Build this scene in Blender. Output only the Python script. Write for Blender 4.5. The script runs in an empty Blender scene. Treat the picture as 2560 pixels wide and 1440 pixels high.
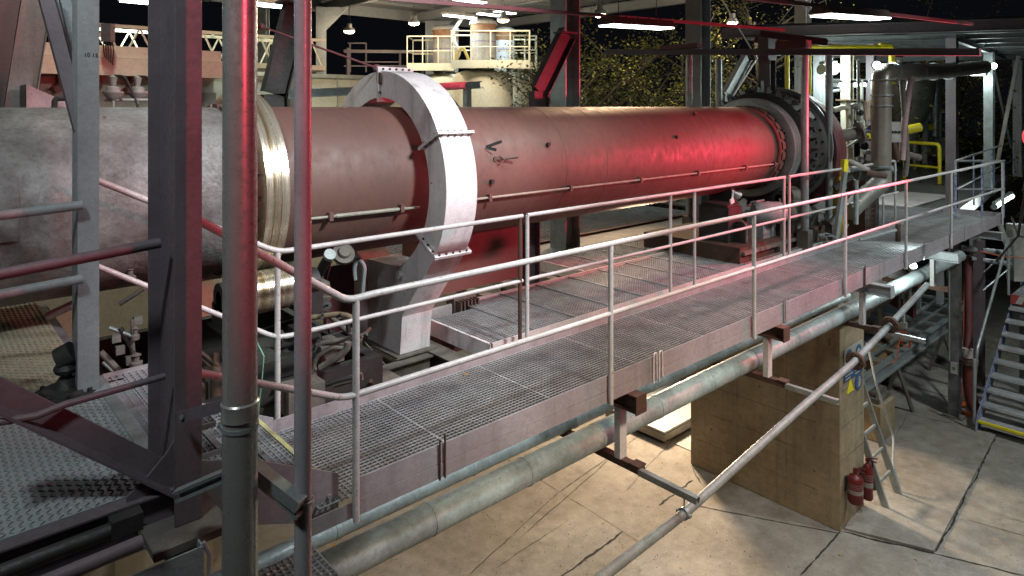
import bpy, bmesh, math, random
from mathutils import Vector as V, Matrix
random.seed(7)
scene = bpy.context.scene
C = bpy.data.collections.new('plant'); scene.collection.children.link(C)
R = math.radians
PI = math.pi
# ------------------------------------------------------------------ camera model
TH = R(48.06); FP = 1680.0; HZ = 267.0; EYE = 6.0; SCL = 1.0
F = V((math.cos(TH), math.sin(TH), 0)); RT = V((math.sin(TH), -math.cos(TH), 0))
def px(x, y, X=None, Y=None, Z=None, d=None):
    "a measured picture point turned into a place, given one known coordinate or its depth"
    u = (x-1280)/FP; v = (HZ-y)/FP
    D = F + RT*u + V((0, 0, v))
    if X is not None: s = X/D.x
    elif Y is not None: s = Y/D.y
    elif Z is not None: s = (Z-EYE)/D.z
    else: s = d
    return V((0, 0, EYE)) + D*s
# ------------------------------------------------------------------ mesh builder
class MB:
    def __init__(s): s.v = []; s.f = []
    def add(s, vs, fs):
        n = len(s.v); s.v += [V(q) for q in vs]; s.f += [tuple(n+i for i in f) for f in fs]; return s
    def obox(s, c, ax, ay, az):
        c = V(c); vs = [c+ax*i+ay*j+az*k for i in (-1, 1) for j in (-1, 1) for k in (-1, 1)]
        fs = [(0,1,3,2),(4,6,7,5),(0,4,5,1),(2,3,7,6),(0,2,6,4),(1,5,7,3)]
        if ax.cross(ay).dot(az) < 0: fs = [f[::-1] for f in fs]
        return s.add(vs, fs)
    def box(s, x0, x1, y0, y1, z0, z1):
        return s.obox(((x0+x1)/2, (y0+y1)/2, (z0+z1)/2), V(((x1-x0)/2,0,0)), V((0,(y1-y0)/2,0)), V((0,0,(z1-z0)/2)))
    def bar(s, p, q, w, h, up=V((0,0,1))):
        p = V(p); q = V(q); a = (q-p); L = a.length; a.normalize()
        if abs(a.dot(up)) > .98: up = V((1,0,0))
        b = a.cross(up).normalized(); c = b.cross(a)
        return s.obox((p+q)/2, a*L/2, b*w/2, c*h/2)
    def isec(s, p, q, h, b, web, tw=.009, tf=.013):
        p = V(p); q = V(q); a = (q-p).normalized(); web = V(web); web = (web-a*web.dot(a)).normalized(); fl = a.cross(web)
        m = (p+q)/2; L = (q-p).length/2
        s.obox(m, a*L, web*(h/2-tf), fl*tw/2)
        for k in (1, -1): s.obox(m+web*k*(h/2-tf/2), a*L, web*tf/2, fl*b/2)
        return s
    def chan(s, p, q, h, b, web, side, t=.008):
        p = V(p); q = V(q); a = (q-p).normalized(); web = V(web); web = (web-a*web.dot(a)).normalized(); fl = a.cross(web)*side
        m = (p+q)/2; L = (q-p).length/2
        s.obox(m+fl*t/2, a*L, web*(h/2-t), fl*t/2)
        for k in (1, -1): s.obox(m+web*k*(h/2-t/2)+fl*b/2, a*L, web*t/2, fl*b/2)
        return s
    def tube(s, pts, r, n=12, cap=True):
        pts = [V(p) for p in pts]; rings = []; ref = None
        for i, p in enumerate(pts):
            a = (pts[min(i+1, len(pts)-1)] - pts[max(i-1, 0)]).normalized()
            if ref is None:
                ref = V((0,0,1)) if abs(a.z) < .9 else V((1,0,0))
            u = (ref - a*ref.dot(a)).normalized(); w = a.cross(u); ref = u
            rr = r[i] if isinstance(r, (list, tuple)) else r
            if 0 < i < len(pts)-1:
                c = (pts[i+1]-p).normalized().dot((p-pts[i-1]).normalized()); rr = rr/max(.6, math.sqrt((1+c)/2))
            rings.append([p+(u*math.cos(t)+w*math.sin(t))*rr for t in [2*PI*k/n for k in range(n)]])
        b = len(s.v)
        for g in rings: s.v += g
        for i in range(len(rings)-1):
            for k in range(n):
                s.f.append((b+i*n+k, b+i*n+(k+1)%n, b+(i+1)*n+(k+1)%n, b+(i+1)*n+k))
        if cap:
            s.f.append(tuple(b+k for k in range(n))[::-1]); s.f.append(tuple(b+(len(rings)-1)*n+k for k in range(n)))
        return s
    def lathe(s, prof, o, ax, n=48, closed=False):
        "prof: (along, radius) pairs round the axis"
        o = V(o); ax = V(ax).normalized(); u = (V((0,0,1)) if abs(ax.z) < .9 else V((1,0,0))); u = (u-ax*u.dot(ax)).normalized(); w = ax.cross(u)
        b = len(s.v); m = len(prof)
        for (t, r) in prof:
            for k in range(n):
                a = 2*PI*k/n; s.v.append(o+ax*t+(u*math.cos(a)+w*math.sin(a))*max(r, 1e-4))
        for i in range(m if closed else m-1):
            j = (i+1) % m
            for k in range(n): s.f.append((b+i*n+k, b+i*n+(k+1)%n, b+j*n+(k+1)%n, b+j*n+k))
        return s
    def cyl(s, p, q, r, n=24, r2=None):
        p = V(p); q = V(q); r2 = r if r2 is None else r2
        return s.lathe([(0, 0), (0, r), ((q-p).length, r2), ((q-p).length, 0)], p, q-p, n)
    def prism(s, poly, f, a, b):
        "poly of 2-D points, f(p, t) -> 3-D"
        n = len(poly); vs = [V(f(p, a)) for p in poly]+[V(f(p, b)) for p in poly]
        fs = [tuple(range(n))[::-1], tuple(range(n, 2*n))]+[(i, (i+1)%n, n+(i+1)%n, n+i) for i in range(n)]
        return s.add(vs, fs)
    def bolt(s, p, ax, r=.014, h=.014):
        return s.lathe([(0, r), (h, r), (h, 0)], p, ax, 6)
def rnd(pts, rad=.07, n=5):
    "round the corners of a polyline"
    pts = [V(p) for p in pts]; out = [pts[0]]
    for i in range(1, len(pts)-1):
        a = pts[i-1]-pts[i]; b = pts[i+1]-pts[i]; k = min(rad, a.length*.45, b.length*.45)
        A = pts[i]+a.normalized()*k; B = pts[i]+b.normalized()*k
        for j in range(n+1):
            t = j/n; out.append(A*(1-t)**2+pts[i]*2*t*(1-t)+B*t*t)
    return out+[pts[-1]]
def link(name, mb, mat, parent=None, loc=None, bevel=0, sharp=35):
    if SCL != 1: mb.v = [v*SCL for v in mb.v]; loc = None if loc is None else V(loc)*SCL
    if loc is None:
        if parent is not None: loc = V((0,0,0))
        else:
            xs = [v.x for v in mb.v]; ys = [v.y for v in mb.v]; zs = [v.z for v in mb.v]
            loc = V(((min(xs)+max(xs))/2, (min(ys)+max(ys))/2, min(zs)))
    off = V(loc)
    if parent is not None:
        p = parent
        while p is not None: off = off+p.location; p = p.parent
    me = bpy.data.meshes.new(name); me.from_pydata([v-off for v in mb.v], [], mb.f); me.validate()
    bm = bmesh.new(); bm.from_mesh(me); bmesh.ops.recalc_face_normals(bm, faces=bm.faces); bm.to_mesh(me); bm.free()
    me.shade_smooth(); me.set_sharp_from_angle(angle=R(sharp))
    if mat: me.materials.append(mat)
    o = bpy.data.objects.new(name, me); C.objects.link(o); o.location = loc
    if parent is not None: o.parent = parent
    if bevel:
        b = o.modifiers.new('bevel', 'BEVEL'); b.width = bevel; b.segments = 2; b.limit_method = 'ANGLE'
    return o
def props(o, label=None, cat=None, group=None, kind=None):
    if label and not kind: kind = 'thing'
    for k, v in (('label', label), ('category', cat), ('group', group), ('kind', kind)):
        if v: o[k] = v
    return o
def thing(name, label, cat, loc=(0,0,0), group=None):
    o = bpy.data.objects.new(name, None); C.objects.link(o); o.location = V(loc)*SCL; o.empty_display_size = .1
    return props(o, label, cat, group)
def part(name, mb, mat, parent, **k):
    lab = k.pop('label', None); kd = k.pop('kind', None)
    o = link(name, mb, mat, parent, **k)
    if lab: o['label'] = lab
    if kd: o['kind'] = kd
    return o
def solo(name, mb, mat, label, cat, group=None, **k): return props(link(name, mb, mat, **k), label, cat, group)
def struct(name, mb, mat, **k): return props(link(name, mb, mat, **k), kind='structure')
def dup(root, loc, label=None, group=None):
    r = root.copy(); C.objects.link(r); r.location = V(loc)
    if label: r['label'] = label
    if group: r['group'] = group
    for ch in list(root.children):
        c = ch.copy(); C.objects.link(c); c.parent = r
        if ch.type == 'LIGHT': c.data = ch.data
        for g in list(ch.children):
            d = g.copy(); C.objects.link(d); d.parent = c
    return r
# ------------------------------------------------------------------ materials
MATS = {}
def mat(name, col, rough=.5, metal=0, col2=None, nscale=3, namt=.5, rust=0, rscale=6, bump=.0, bscale=40, spots=0, stretch=None, rustcol=(.13,.05,.02), emit=None, estr=0, spec=.5, drips=0, fine=.45, boards=0):
    m = bpy.data.materials.new(name); m.use_nodes = True; nt = m.node_tree; N = nt.nodes; L = nt.links
    b = N['Principled BSDF']; b.inputs['Roughness'].default_value = rough; b.inputs['Metallic'].default_value = metal
    b.inputs['Specular IOR Level'].default_value = spec
    if emit:
        b.inputs['Base Color'].default_value = (*col, 1); b.inputs['Emission Color'].default_value = (*emit, 1); b.inputs['Emission Strength'].default_value = estr
        MATS[name] = m; return m
    g = N.new('ShaderNodeNewGeometry'); mp = N.new('ShaderNodeMapping'); L.new(g.outputs['Position'], mp.inputs['Vector'])
    if stretch: mp.inputs['Scale'].default_value = stretch
    def noise(sc, det=6, ro=.6, src=mp):
        n = N.new('ShaderNodeTexNoise'); n.inputs['Scale'].default_value = sc; n.inputs['Detail'].default_value = det; n.inputs['Roughness'].default_value = ro
        L.new(src.outputs['Vector'], n.inputs['Vector']); return n
    def ramp(src, a, bb, ca=(0,0,0,1), cb=(1,1,1,1)):
        r = N.new('ShaderNodeValToRGB'); r.color_ramp.elements[0].position = a; r.color_ramp.elements[1].position = bb
        r.color_ramp.elements[0].color = ca; r.color_ramp.elements[1].color = cb; L.new(src, r.inputs['Fac']); return r
    def mix(fac, a, bb):
        x = N.new('ShaderNodeMix'); x.data_type = 'RGBA'
        if isinstance(fac, float): x.inputs[0].default_value = fac
        else: L.new(fac, x.inputs[0])
        for i, c in ((6, a), (7, bb)):
            if isinstance(c, tuple): x.inputs[i].default_value = (*c[:3], 1)
            else: L.new(c, x.inputs[i])
        return x.outputs[2]
    c2 = col2 or tuple(c*(1-namt) for c in col)
    n1 = noise(nscale, 8, .65); col_ = mix(ramp(n1.outputs['Fac'], .35, .68).outputs['Color'], col, c2)
    nf = noise(nscale*11, 5, .7); col_ = mix(ramp(nf.outputs['Fac'], .45, .75, (0,0,0,1), (fine,fine,fine,1)).outputs['Color'], col_, tuple(c*.55 for c in c2))
    rr = None
    if boards:
        m3 = N.new('ShaderNodeMapping'); m3.inputs['Scale'].default_value = (.5, .5, 11); L.new(g.outputs['Position'], m3.inputs['Vector'])
        nb3 = noise(1.0, 3, .6, m3); col_ = mix(ramp(nb3.outputs['Fac'], .50, .62, (0,0,0,1), (boards,)*3+(1,)).outputs['Color'], col_, tuple(c*.35 for c in c2))
    if drips:
        m2 = N.new('ShaderNodeMapping'); m2.inputs['Scale'].default_value = (7, 7, .35); L.new(g.outputs['Position'], m2.inputs['Vector'])
        nd = noise(1.0, 4, .6, m2); col_ = mix(ramp(nd.outputs['Fac'], .52, .72, (0,0,0,1), (drips,)*3+(1,)).outputs['Color'], col_, tuple(c*.35 for c in c2))
    if rust:
        nr = noise(rscale, 10, .75); rr = ramp(nr.outputs['Fac'], .72-rust*.25, .76-rust*.22)
        col_ = mix(rr.outputs['Color'], col_, rustcol)
    if spots:
        ns = noise(60, 2, .5); rs = ramp(ns.outputs['Fac'], .70, .74, (0,0,0,1), (spots,)*3+(1,)); col_ = mix(rs.outputs['Color'], col_, (.03,.025,.02))
    L.new(col_, b.inputs['Base Color'])
    rf = N.new('ShaderNodeMapRange'); rf.inputs[1].default_value = .3; rf.inputs[2].default_value = .7; rf.inputs[3].default_value = max(.05, rough-.12); rf.inputs[4].default_value = min(1, rough+.15)
    L.new(nf.outputs['Fac'], rf.inputs[0]); L.new(rf.outputs[0], b.inputs['Roughness'])
    if rr and metal:
        mm = N.new('ShaderNodeMath'); mm.operation = 'MULTIPLY_ADD'; L.new(rr.outputs['Color'], mm.inputs[0]); mm.inputs[1].default_value = -metal; mm.inputs[2].default_value = metal; L.new(mm.outputs[0], b.inputs['Metallic'])
    if bump:
        nb = noise(bscale, 5, .6); bp = N.new('ShaderNodeBump'); bp.inputs['Strength'].default_value = bump; bp.inputs['Distance'].default_value = .01
        L.new(nb.outputs['Fac'], bp.inputs['Height']); L.new(bp.outputs['Normal'], b.inputs['Normal'])
    MATS[name] = m; return m
steel   = mat('painted_steel', (.30,.32,.33), .45, 0, namt=.25, rust=.12, rscale=9, bump=.25, bscale=60, drips=.3)
steel_d = mat('dark_painted_steel', (.15,.12,.135), .5, 0, namt=.3, rust=.12, rscale=7, bump=.2, bscale=60)
rail_m  = mat('railing_paint', (.55,.53,.52), .33, 0, namt=.25, rust=.42, rscale=17, bump=.25, bscale=90, spots=.7)
rail_b  = mat('blue_flaking_paint', (.03,.07,.30), .5, 0, col2=(.45,.48,.5), nscale=14, rust=.1)
chan_m  = mat('channel_paint', (.34,.31,.33), .45, 0, col2=(.24,.21,.22), nscale=2.2, rust=.22, rscale=7, bump=.2, drips=.35, spots=.4)
white_p = mat('white_paint', (.74,.71,.72), .5, 0, col2=(.60,.56,.57), nscale=1.8, rust=.34, rscale=9, bump=.45, bscale=55, drips=.55, fine=.3)
galv    = mat('galvanised', (.40,.44,.44), .42, .55, namt=.35, nscale=5, bump=.08, rust=.1, rscale=8, drips=.15)
galv_p  = mat('galvanised_pipe', (.40,.47,.47), .5, .15, col2=(.17,.19,.19), nscale=2.4, bump=.1, rust=.14, rscale=10, spots=.5)
grate_m = mat('grating_steel', (.50,.51,.53), .40, .35, namt=.4, nscale=4, rust=.12)
tubepipe= mat('brushed_tube', (.42,.41,.39), .30, .55, namt=.15, nscale=3, bump=.0, fine=.08)
pinkpole= mat('painted_pole', (.36,.34,.36), .28, 0, namt=.2, nscale=5, bump=.15, rust=.12, rscale=25)
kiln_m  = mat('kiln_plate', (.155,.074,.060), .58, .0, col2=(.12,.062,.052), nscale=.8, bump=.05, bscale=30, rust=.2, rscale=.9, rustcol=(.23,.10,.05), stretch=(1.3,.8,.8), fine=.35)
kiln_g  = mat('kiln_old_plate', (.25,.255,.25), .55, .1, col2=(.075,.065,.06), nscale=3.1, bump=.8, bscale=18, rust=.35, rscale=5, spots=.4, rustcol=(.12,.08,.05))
tyre_m  = mat('polished_tyre', (.74,.70,.58), .24, .75, col2=(.30,.21,.09), nscale=1.1, bump=.02, stretch=(16,.5,.5), fine=.25)
darkm   = mat('dark_machinery', (.045,.042,.04), .6, .3, namt=.5, nscale=5, rust=.25, rscale=6, bump=.3)
midm    = mat('dusty_machinery', (.17,.15,.13), .7, .1, namt=.5, nscale=6, rust=.25, rscale=6, bump=.3)
gear_m  = mat('gear_iron', (.045,.040,.038), .55, .1, namt=.3, nscale=5, bump=.2)
rust_m  = mat('rusty_steel', (.10,.05,.032), .75, .1, col2=(.05,.03,.024), nscale=6, bump=.4)
redp    = mat('red_oxide_steel', (.13,.035,.04), .5, 0, namt=.3, nscale=5, rust=.1)
plate_m = mat('checker_plate', (.42,.45,.47), .42, .35, namt=.22, nscale=2.5, rust=.12, rscale=3, rustcol=(.25,.16,.10))
plate_w = mat('warm_lit_worn_plate', (.38,.34,.25), .55, .25, col2=(.22,.19,.14), nscale=2, rust=.3, rscale=2.5, rustcol=(.22,.11,.05))  # yellowish base colour holds the warm light under the kiln; rust patches are stain
wear_m = mat('worn_lozenge', (.20,.195,.18), .5, .3, namt=.3)
wear_w = mat('dirty_lozenge', (.17,.14,.09), .7, 0, namt=.4)
yellow  = mat('yellow_paint', (.75,.62,.02), .45, 0, namt=.15, nscale=8, rust=.1, rscale=18)
conc_p  = mat('pier_concrete', (.33,.26,.165), .85, 0, col2=(.21,.16,.095), nscale=.8, bump=.5, bscale=18, drips=.35, boards=.10, rust=.34, rscale=3, rustcol=(.08,.06,.04))
cream   = mat('cream_paint', (.60,.57,.45), .55, 0, namt=.1, nscale=2, drips=.15)
cream_d = mat('dull_cream_paint', (.34,.32,.26), .6, 0, namt=.2, nscale=2, drips=.2)
tank_m  = mat('tank_plastic', (.66,.64,.52), .45, 0, namt=.06, nscale=1)
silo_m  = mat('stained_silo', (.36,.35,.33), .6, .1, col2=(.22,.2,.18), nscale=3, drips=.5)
brown_b = mat('brown_band', (.24,.12,.06), .7, 0, namt=.4, nscale=5)
bluem   = mat('blue_motor_paint', (.02,.06,.16), .45, 0, namt=.2)
redx    = mat('extinguisher_red', (.13,.010,.012), .4, 0, namt=.25)
rubber  = mat('black_rubber', (.02,.02,.02), .6)
orange  = mat('orange_cable', (.55,.10,.03), .5)
greenc  = mat('green_wire', (.25,.55,.33), .5)
wood    = mat('pallet_wood', (.22,.14,.08), .85, 0, namt=.4, nscale=8, bump=.4)
hop_m   = mat('hopper_grey', (.22,.215,.19), .5, .3, namt=.35, nscale=2, drips=.3)
duct_m  = mat('duct_metal', (.30,.27,.23), .36, .45, namt=.25, nscale=4)
blackp  = mat('black_column', (.045,.045,.05), .5, 0, col2=(.16,.16,.16), nscale=4, bump=.3, bscale=20)
roof_m  = mat('roof_sheet', (.30,.31,.32), .55, .1, namt=.12, nscale=1)
bark    = mat('bark', (.06,.05,.035), .9, 0, namt=.4, nscale=5, bump=.5)
leaf_g  = mat('leaf_green', (.075,.105,.022), .6, 0, col2=(.17,.14,.025), nscale=1.5)
leaf_y  = mat('leaf_yellow', (.36,.30,.03), .6, 0, col2=(.20,.22,.03), nscale=2)
leaf_d  = mat('leaf_dry', (.45,.28,.06), .8, 0, namt=.4, nscale=6)
signb   = mat('sign_blue', (.04,.11,.24), .5); signw = mat('sign_white', (.42,.42,.38), .5); redw = mat('stripe_red', (.35,.05,.04), .6)
ink     = mat('ink', (.03,.03,.04), .8)
em_cool = mat('lamp_cool', (1,1,1), .5, emit=(.86,1,.98), estr=14)
em_warm = mat('lamp_warm', (1,1,1), .5, emit=(1,.80,.50), estr=16)
em_red  = mat('lamp_red', (1,.1,.1), .5, emit=(1,.02,.06), estr=1.2)

def ground_mat():
    m = bpy.data.materials.new('concrete_paving'); m.use_nodes = True; nt = m.node_tree; N = nt.nodes; L = nt.links; b = N['Principled BSDF']
    g = N.new('ShaderNodeNewGeometry')
    def noise(sc, det=8, ro=.65):
        n = N.new('ShaderNodeTexNoise'); n.inputs['Scale'].default_value = sc; n.inputs['Detail'].default_value = det; n.inputs['Roughness'].default_value = ro; L.new(g.outputs['Position'], n.inputs['Vector']); return n
    def ramp(src, a, bb, ca, cb):
        r = N.new('ShaderNodeValToRGB'); r.color_ramp.elements[0].position = a; r.color_ramp.elements[1].position = bb; r.color_ramp.elements[0].color = (*ca,1); r.color_ramp.elements[1].color = (*cb,1); L.new(src, r.inputs['Fac']); return r.outputs['Color']
    def mul(a, c, f=1.0):
        x = N.new('ShaderNodeMix'); x.data_type = 'RGBA'; x.blend_type = 'MULTIPLY'; x.inputs[0].default_value = f; L.new(a, x.inputs[6]); L.new(c, x.inputs[7]); return x.outputs[2]
    c = ramp(noise(.7).outputs['Fac'], .3, .72, (.37,.35,.32), (.235,.22,.20))
    c = mul(c, ramp(noise(5).outputs['Fac'], .35, .6, (1,1,1), (.78,.77,.75)))
    c = mul(c, ramp(noise(38, 3).outputs['Fac'], .3, .62, (.82,.82,.82), (1,1,1)))
    c = mul(c, ramp(noise(120, 2, .5).outputs['Fac'], .27, .33, (.5,.48,.46), (1,1,1)))
    c = mul(c, ramp(noise(1.9, 10, .8).outputs['Fac'], .30, .50, (.55,.52,.5), (1,1,1)), .8)
    c = mul(c, ramp(noise(.33, 4).outputs['Fac'], .38, .62, (.74,.70,.66), (1,1,1)))
    # hairline cracks: edges of large warped cells
    n = noise(1.5, 6); ad = N.new('ShaderNodeMix'); ad.data_type = 'RGBA'; ad.blend_type = 'ADD'; ad.inputs[0].default_value = .45; L.new(g.outputs['Position'], ad.inputs[6]); L.new(n.outputs['Color'], ad.inputs[7])
    vo = N.new('ShaderNodeTexVoronoi'); vo.feature = 'DISTANCE_TO_EDGE'; vo.inputs['Scale'].default_value = .3; L.new(ad.outputs[2], vo.inputs['Vector'])
    c = mul(c, ramp(vo.outputs['Distance'], .0008, .004, (.5,.47,.45), (1,1,1)), .35)
    L.new(c, b.inputs['Base Color']); b.inputs['Roughness'].default_value = .8
    bp = N.new('ShaderNodeBump'); bp.inputs['Strength'].default_value = .35; bp.inputs['Distance'].default_value = .01; L.new(noise(25).outputs['Fac'], bp.inputs['Height']); L.new(bp.outputs['Normal'], b.inputs['Normal'])
    return m
gmat = ground_mat()
brace_m = mat('brace_paint', (.075,.045,.05), .5, 0, namt=.3, nscale=4)
# ------------------------------------------------------------------ ground and joints
g = MB(); g.add([(-60,-60,0),(120,-60,0),(120,140,0),(-60,140,0)], [(0,1,2,3)]); struct('ground', g, gmat)
def crack(p, q, w, jag=.02, n=None):
    p = V((p[0],p[1],.005)); q = V((q[0],q[1],.005)); L = (q-p).length; n = n or max(4, int(L/.07)); a = (q-p).normalized(); s = V((-a.y,a.x,0)); m = MB(); l = []; r = []; off = 0
    for i in range(n+1):
        off = off*.8+random.uniform(-jag, jag)*.5; ww = w*random.uniform(.35, 1.1)*(0.35 if i in (0, n) else 1); c = p+(q-p)*i/n+s*off; l.append(c+s*ww/2); r.append(c-s*ww/2)
    for i in range(n): m.add([l[i], r[i], r[i+1], l[i+1]], [(0,1,2,3)])
    return m
def gp(x, y): return px(x, y, Z=0)
jt = MB()
for a, b, w, j in [((2103,1328),(2340,1385),.05,.02),((2340,1385),(2560,1440),.03,.015),((2340,1380),(2490,1090),.03,.02),((2103,1328),(2000,1440),.028,.012),
                   ((1727,1262),(2103,1335),.02,.01),((1727,1165),(1755,1210),.02,.02),((1730,1200),(1650,1265),.028,.04),((1560,1330),(1400,1452),.035,.035),
                   ((1300,1345),(1520,1150),.012,.012),((1170,1440),(1400,1228),.01,.012),((1400,1230),(1220,1120),.008,.01),((1400,1230),(1620,1370),.007,.01),
                   ((2560,1340),(2420,1300),.012,.012),((1400,1230),(1640,1060),.012,.012),((2260,930),(2390,975),.015,.02),((920,1312),(1060,1200),.012,.03),
                   ((2390,1060),(2290,1040),.012,.02),((2290,1170),(2210,1100),.012,.02),((1780,1000),(1560,1230),.01,.02),((1240,1420),(1420,1300),.008,.02)]:
    A = gp(*a); B = gp(*b); k = crack(A, B, w, j); jt.add(k.v, k.f)
# raised joint lines in the open yard
for i in range(12):
    k = crack((16+i*4, -20), (16+i*4, 40), .03, .01, 60); jt.add(k.v, k.f)
jm = mat('joint_dirt', (.025,.02,.016), .95)
struct('ground_joints', jt, jm)
# settled slab lip beside the pier
A, B, D_, E_ = gp(2112,1326), gp(2335,1383), gp(2490,1090), gp(2215,1150)
sl = MB(); pl = [A, B, D_, px(2270,1040,Z=0)]
sl.prism([(p.x,p.y) for p in pl], lambda p,t: (p[0],p[1],t), .001, .035); struct('pavement', sl, gmat, loc=V((0,0,0)))
# fallen leaves, lone ones
lf = MB()
def leaf(m, c, s, tilt=.5):
    a = random.uniform(0, 2*PI); u = V((math.cos(a), math.sin(a), random.uniform(-tilt, tilt))).normalized(); w = V((-math.sin(a), math.cos(a), random.uniform(-tilt, tilt))).normalized()
    c = V(c); m.add([c-u*s, c+w*s*.55-u*.1*s, c+u*s, c-w*s*.55-u*.1*s], [(0,1,2,3)])
for i in range(260):
    x = random.uniform(2400,2560); y = random.uniform(700,900); p = px(x, y, Z=.012); leaf(lf, p, random.uniform(.03,.06), .15)
for i in range(70):
    x = random.uniform(1200,2560); y = random.uniform(1120,1430); p = px(x, y, Z=.01); leaf(lf, p, random.uniform(.012,.025), .1)
props(link('fallen_leaves', lf, leaf_d), 'dry yellow leaves scattered over the concrete yard', 'leaves', kind='stuff')
bl = MB(); bl.add(*(lambda p: ([p+V((-.045,-.02,.004)),p+V((.0,-.045,.02)),p+V((.05,-.01,.006)),p+V((.03,.045,.018)),p+V((-.02,.04,.005))], [(0,1,2,3,4)]))(px(834,1367,Z=.01)))
solo('fallen_leaf', bl, leaf_d, 'single curled orange leaf on the concrete below the lowest steps', 'leaf')
m = MB()
for i in range(900):
    x = random.uniform(820,2560); y = random.uniform(960,1440); p = px(x, y, Z=.004); q = random.uniform(.003,.011)
    m.add([p+V((q,0,0)), p+V((-q*.4,q*.9,0)), p+V((-q*.5,-q*.8,0)), p+V((0,0,q*.8))], [(0,1,3),(1,2,3),(2,0,3)])
props(link('grit', m, mat('grit_stone', (.16,.14,.12), .9, namt=.4)), 'scattered grit and small chips on the yard floor', 'grit', kind='stuff')
# ------------------------------------------------------------------ gratings
def grating(m, x0, x1, y0, y1, z, pitch=.034, cross=.034, h=.03, t=.003, bear='Y'):
    nx = max(1, round((x1-x0)/pitch)); ny = max(1, round((y1-y0)/cross))
    for i in range(nx+1):
        x = x0+(x1-x0)*i/nx; hh = h if bear == 'Y' else h*.35; tt = t if 0 < i < nx else t*2
        m.box(x-tt/2, x+tt/2, y0, y1, z-hh, z)
    for j in range(ny+1):
        y = y0+(y1-y0)*j/ny; hh = h*.35 if bear == 'Y' else h; tt = t if 0 < j < ny else t*2
        m.box(x0, x1, y-tt/2, y+tt/2, z-hh, z+.0006)
ZW = EYE-2.265
XE = 16.6
wk = thing('walkway', 'long steel grating walkway with painted side channels running the length of the kiln', 'walkway', (1.9, 4.05, ZW))
xs = [1.72, 2.70, 3.71, 4.79, 5.85, 6.9, 7.95, 9.0, 10.05, 11.1, 12.2, 13.3, 14.4, 15.5, XE]
for a, b in zip(xs, xs[1:]):
    m = MB(); far = a > 8
    grating(m, a+.004, b-.004, 3.545, 4.575, ZW, .036 if not far else .045, .036 if not far else .045, t=.0030 if not far else .005, h=.018); part('grating', m, grate_m, wk)
m = MB(); m.box(1.95, XE, 3.512, 3.52, ZW-.020, ZW+.10); part('toe_board', m, chan_m, wk)
m = MB(); m.box(1.62,XE,3.509,3.517,ZW-.115,ZW-.024); m.box(1.62,XE,3.517,3.56,ZW-.115,ZW-.108); part('side_channel', m, chan_m, wk)
m = MB(); m.box(1.9, XE, 4.60, 4.608, ZW-.04, ZW+.075); part('toe_board', m, chan_m, wk)
m = MB(); m.box(1.62,XE,4.611,4.618,ZW-.115,ZW-.044); part('side_channel', m, chan_m, wk)
m = MB(); m.box(XE, XE+.01, 3.512, 4.61, ZW-.115, ZW+.10); part('end_plate', m, chan_m, wk)
for x in (4.5, 7.05, 9.7, 12.65, 15.4):
    m = MB(); ye = 3.26 if x > 9 else 3.42; m.isec((x, ye, ZW-.19), (x, 4.9, ZW-.19), .145, .12, (0,0,1)); part('cross_beam', m, rust_m if x < 9 else steel, wk)
    m = MB(); m.obox((x,ye-.006,ZW-.19), V((.07,0,0)), V((0,.005,0)), V((0,0,.078))); part('end_cap', m, rust_m if x < 9 else steel, wk)
# small hooks bent over the toe board
def hook(x, mt, s=1.0):
    m = MB(); m.tube(rnd([(x,3.5,ZW-.13),(x,3.5,ZW+.13),(x+.05*s,3.505,ZW+.13),(x+.05*s,3.5,ZW-.10)], .025), .007, 8); part('hook', m, mt, wk)
hook(px(1634,900,Y=3.5).x, white_p); hook(px(1648,895,Y=3.5).x, white_p)
for xx, mt in ((1100, rust_m), (1960, steel), (2160, rust_m), (2309, steel), (2412, steel)):
    X0 = px(xx, 900, Y=3.5).x
    m = MB(); m.tube([(X0,3.5,ZW-.12),(X0,3.5,ZW+.14)], .007, 6); m.tube([(X0+.04,3.5,ZW-.12),(X0+.04,3.5,ZW+.16)], .007, 6); part('hook', m, mt, wk)
m = MB(); leaf(m, px(1165,935,Z=ZW+.01), .03, .1); solo('fallen_leaf', m, leaf_d, 'orange leaf lying on the walkway grating beside the inner toe board', 'leaf')
# ------------------------------------------------------------------ railings
ZT = EYE-1.10; ZM = EYE-1.66
r1 = thing('guard_railing', 'long white painted pipe railing on the outer edge of the walkway', 'railing', (1.93, 3.5, ZW))
YO = 3.485
def near(x, y, Y=YO): return px(x, y, Y=Y)
cx = near(880,735).x
m = MB(); m.tube(rnd([V((.87,3.34,EYE-.50)), V((1.0,3.36,EYE-.52)), V((cx-.03,YO,ZT-.01)), V((cx+.12,YO,ZT)), V((XE+.02,YO,ZT))], .09), .0215, 14); part('top_rail', m, rail_m, r1)
m = MB(); m.tube(rnd([V((.87,3.34,EYE-1.22)), V((1.0,3.36,EYE-1.25)), V((cx-.05,YO,ZM)), V((cx+.12,YO,ZM)), V((XE+.02,YO,ZM))], .09), .019, 14); part('mid_rail', m, rail_m, r1)
for x in (890, 1527, 1885, 2113, 2265, 2378, 2506):
    X0 = near(x, 700).x; m = MB(); m.tube([(X0,YO,ZT),(X0,YO,ZW-.05),(X0,YO-.004,ZW-.125)], [.0205,.0205,.019], 12); part('post', m, rail_m, r1)
for x in (2101,):
    X0 = near(x, 480).x; m = MB(); m.cyl((X0-.02,YO,ZT),(X0+.02,YO,ZT),.027,14); part('sleeve', m, rail_m, r1)
YI = 4.65; ZTI = EYE-1.03; ZMI = EYE-1.64
def inx(x): return px(x, 500, Y=YI).x
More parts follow.
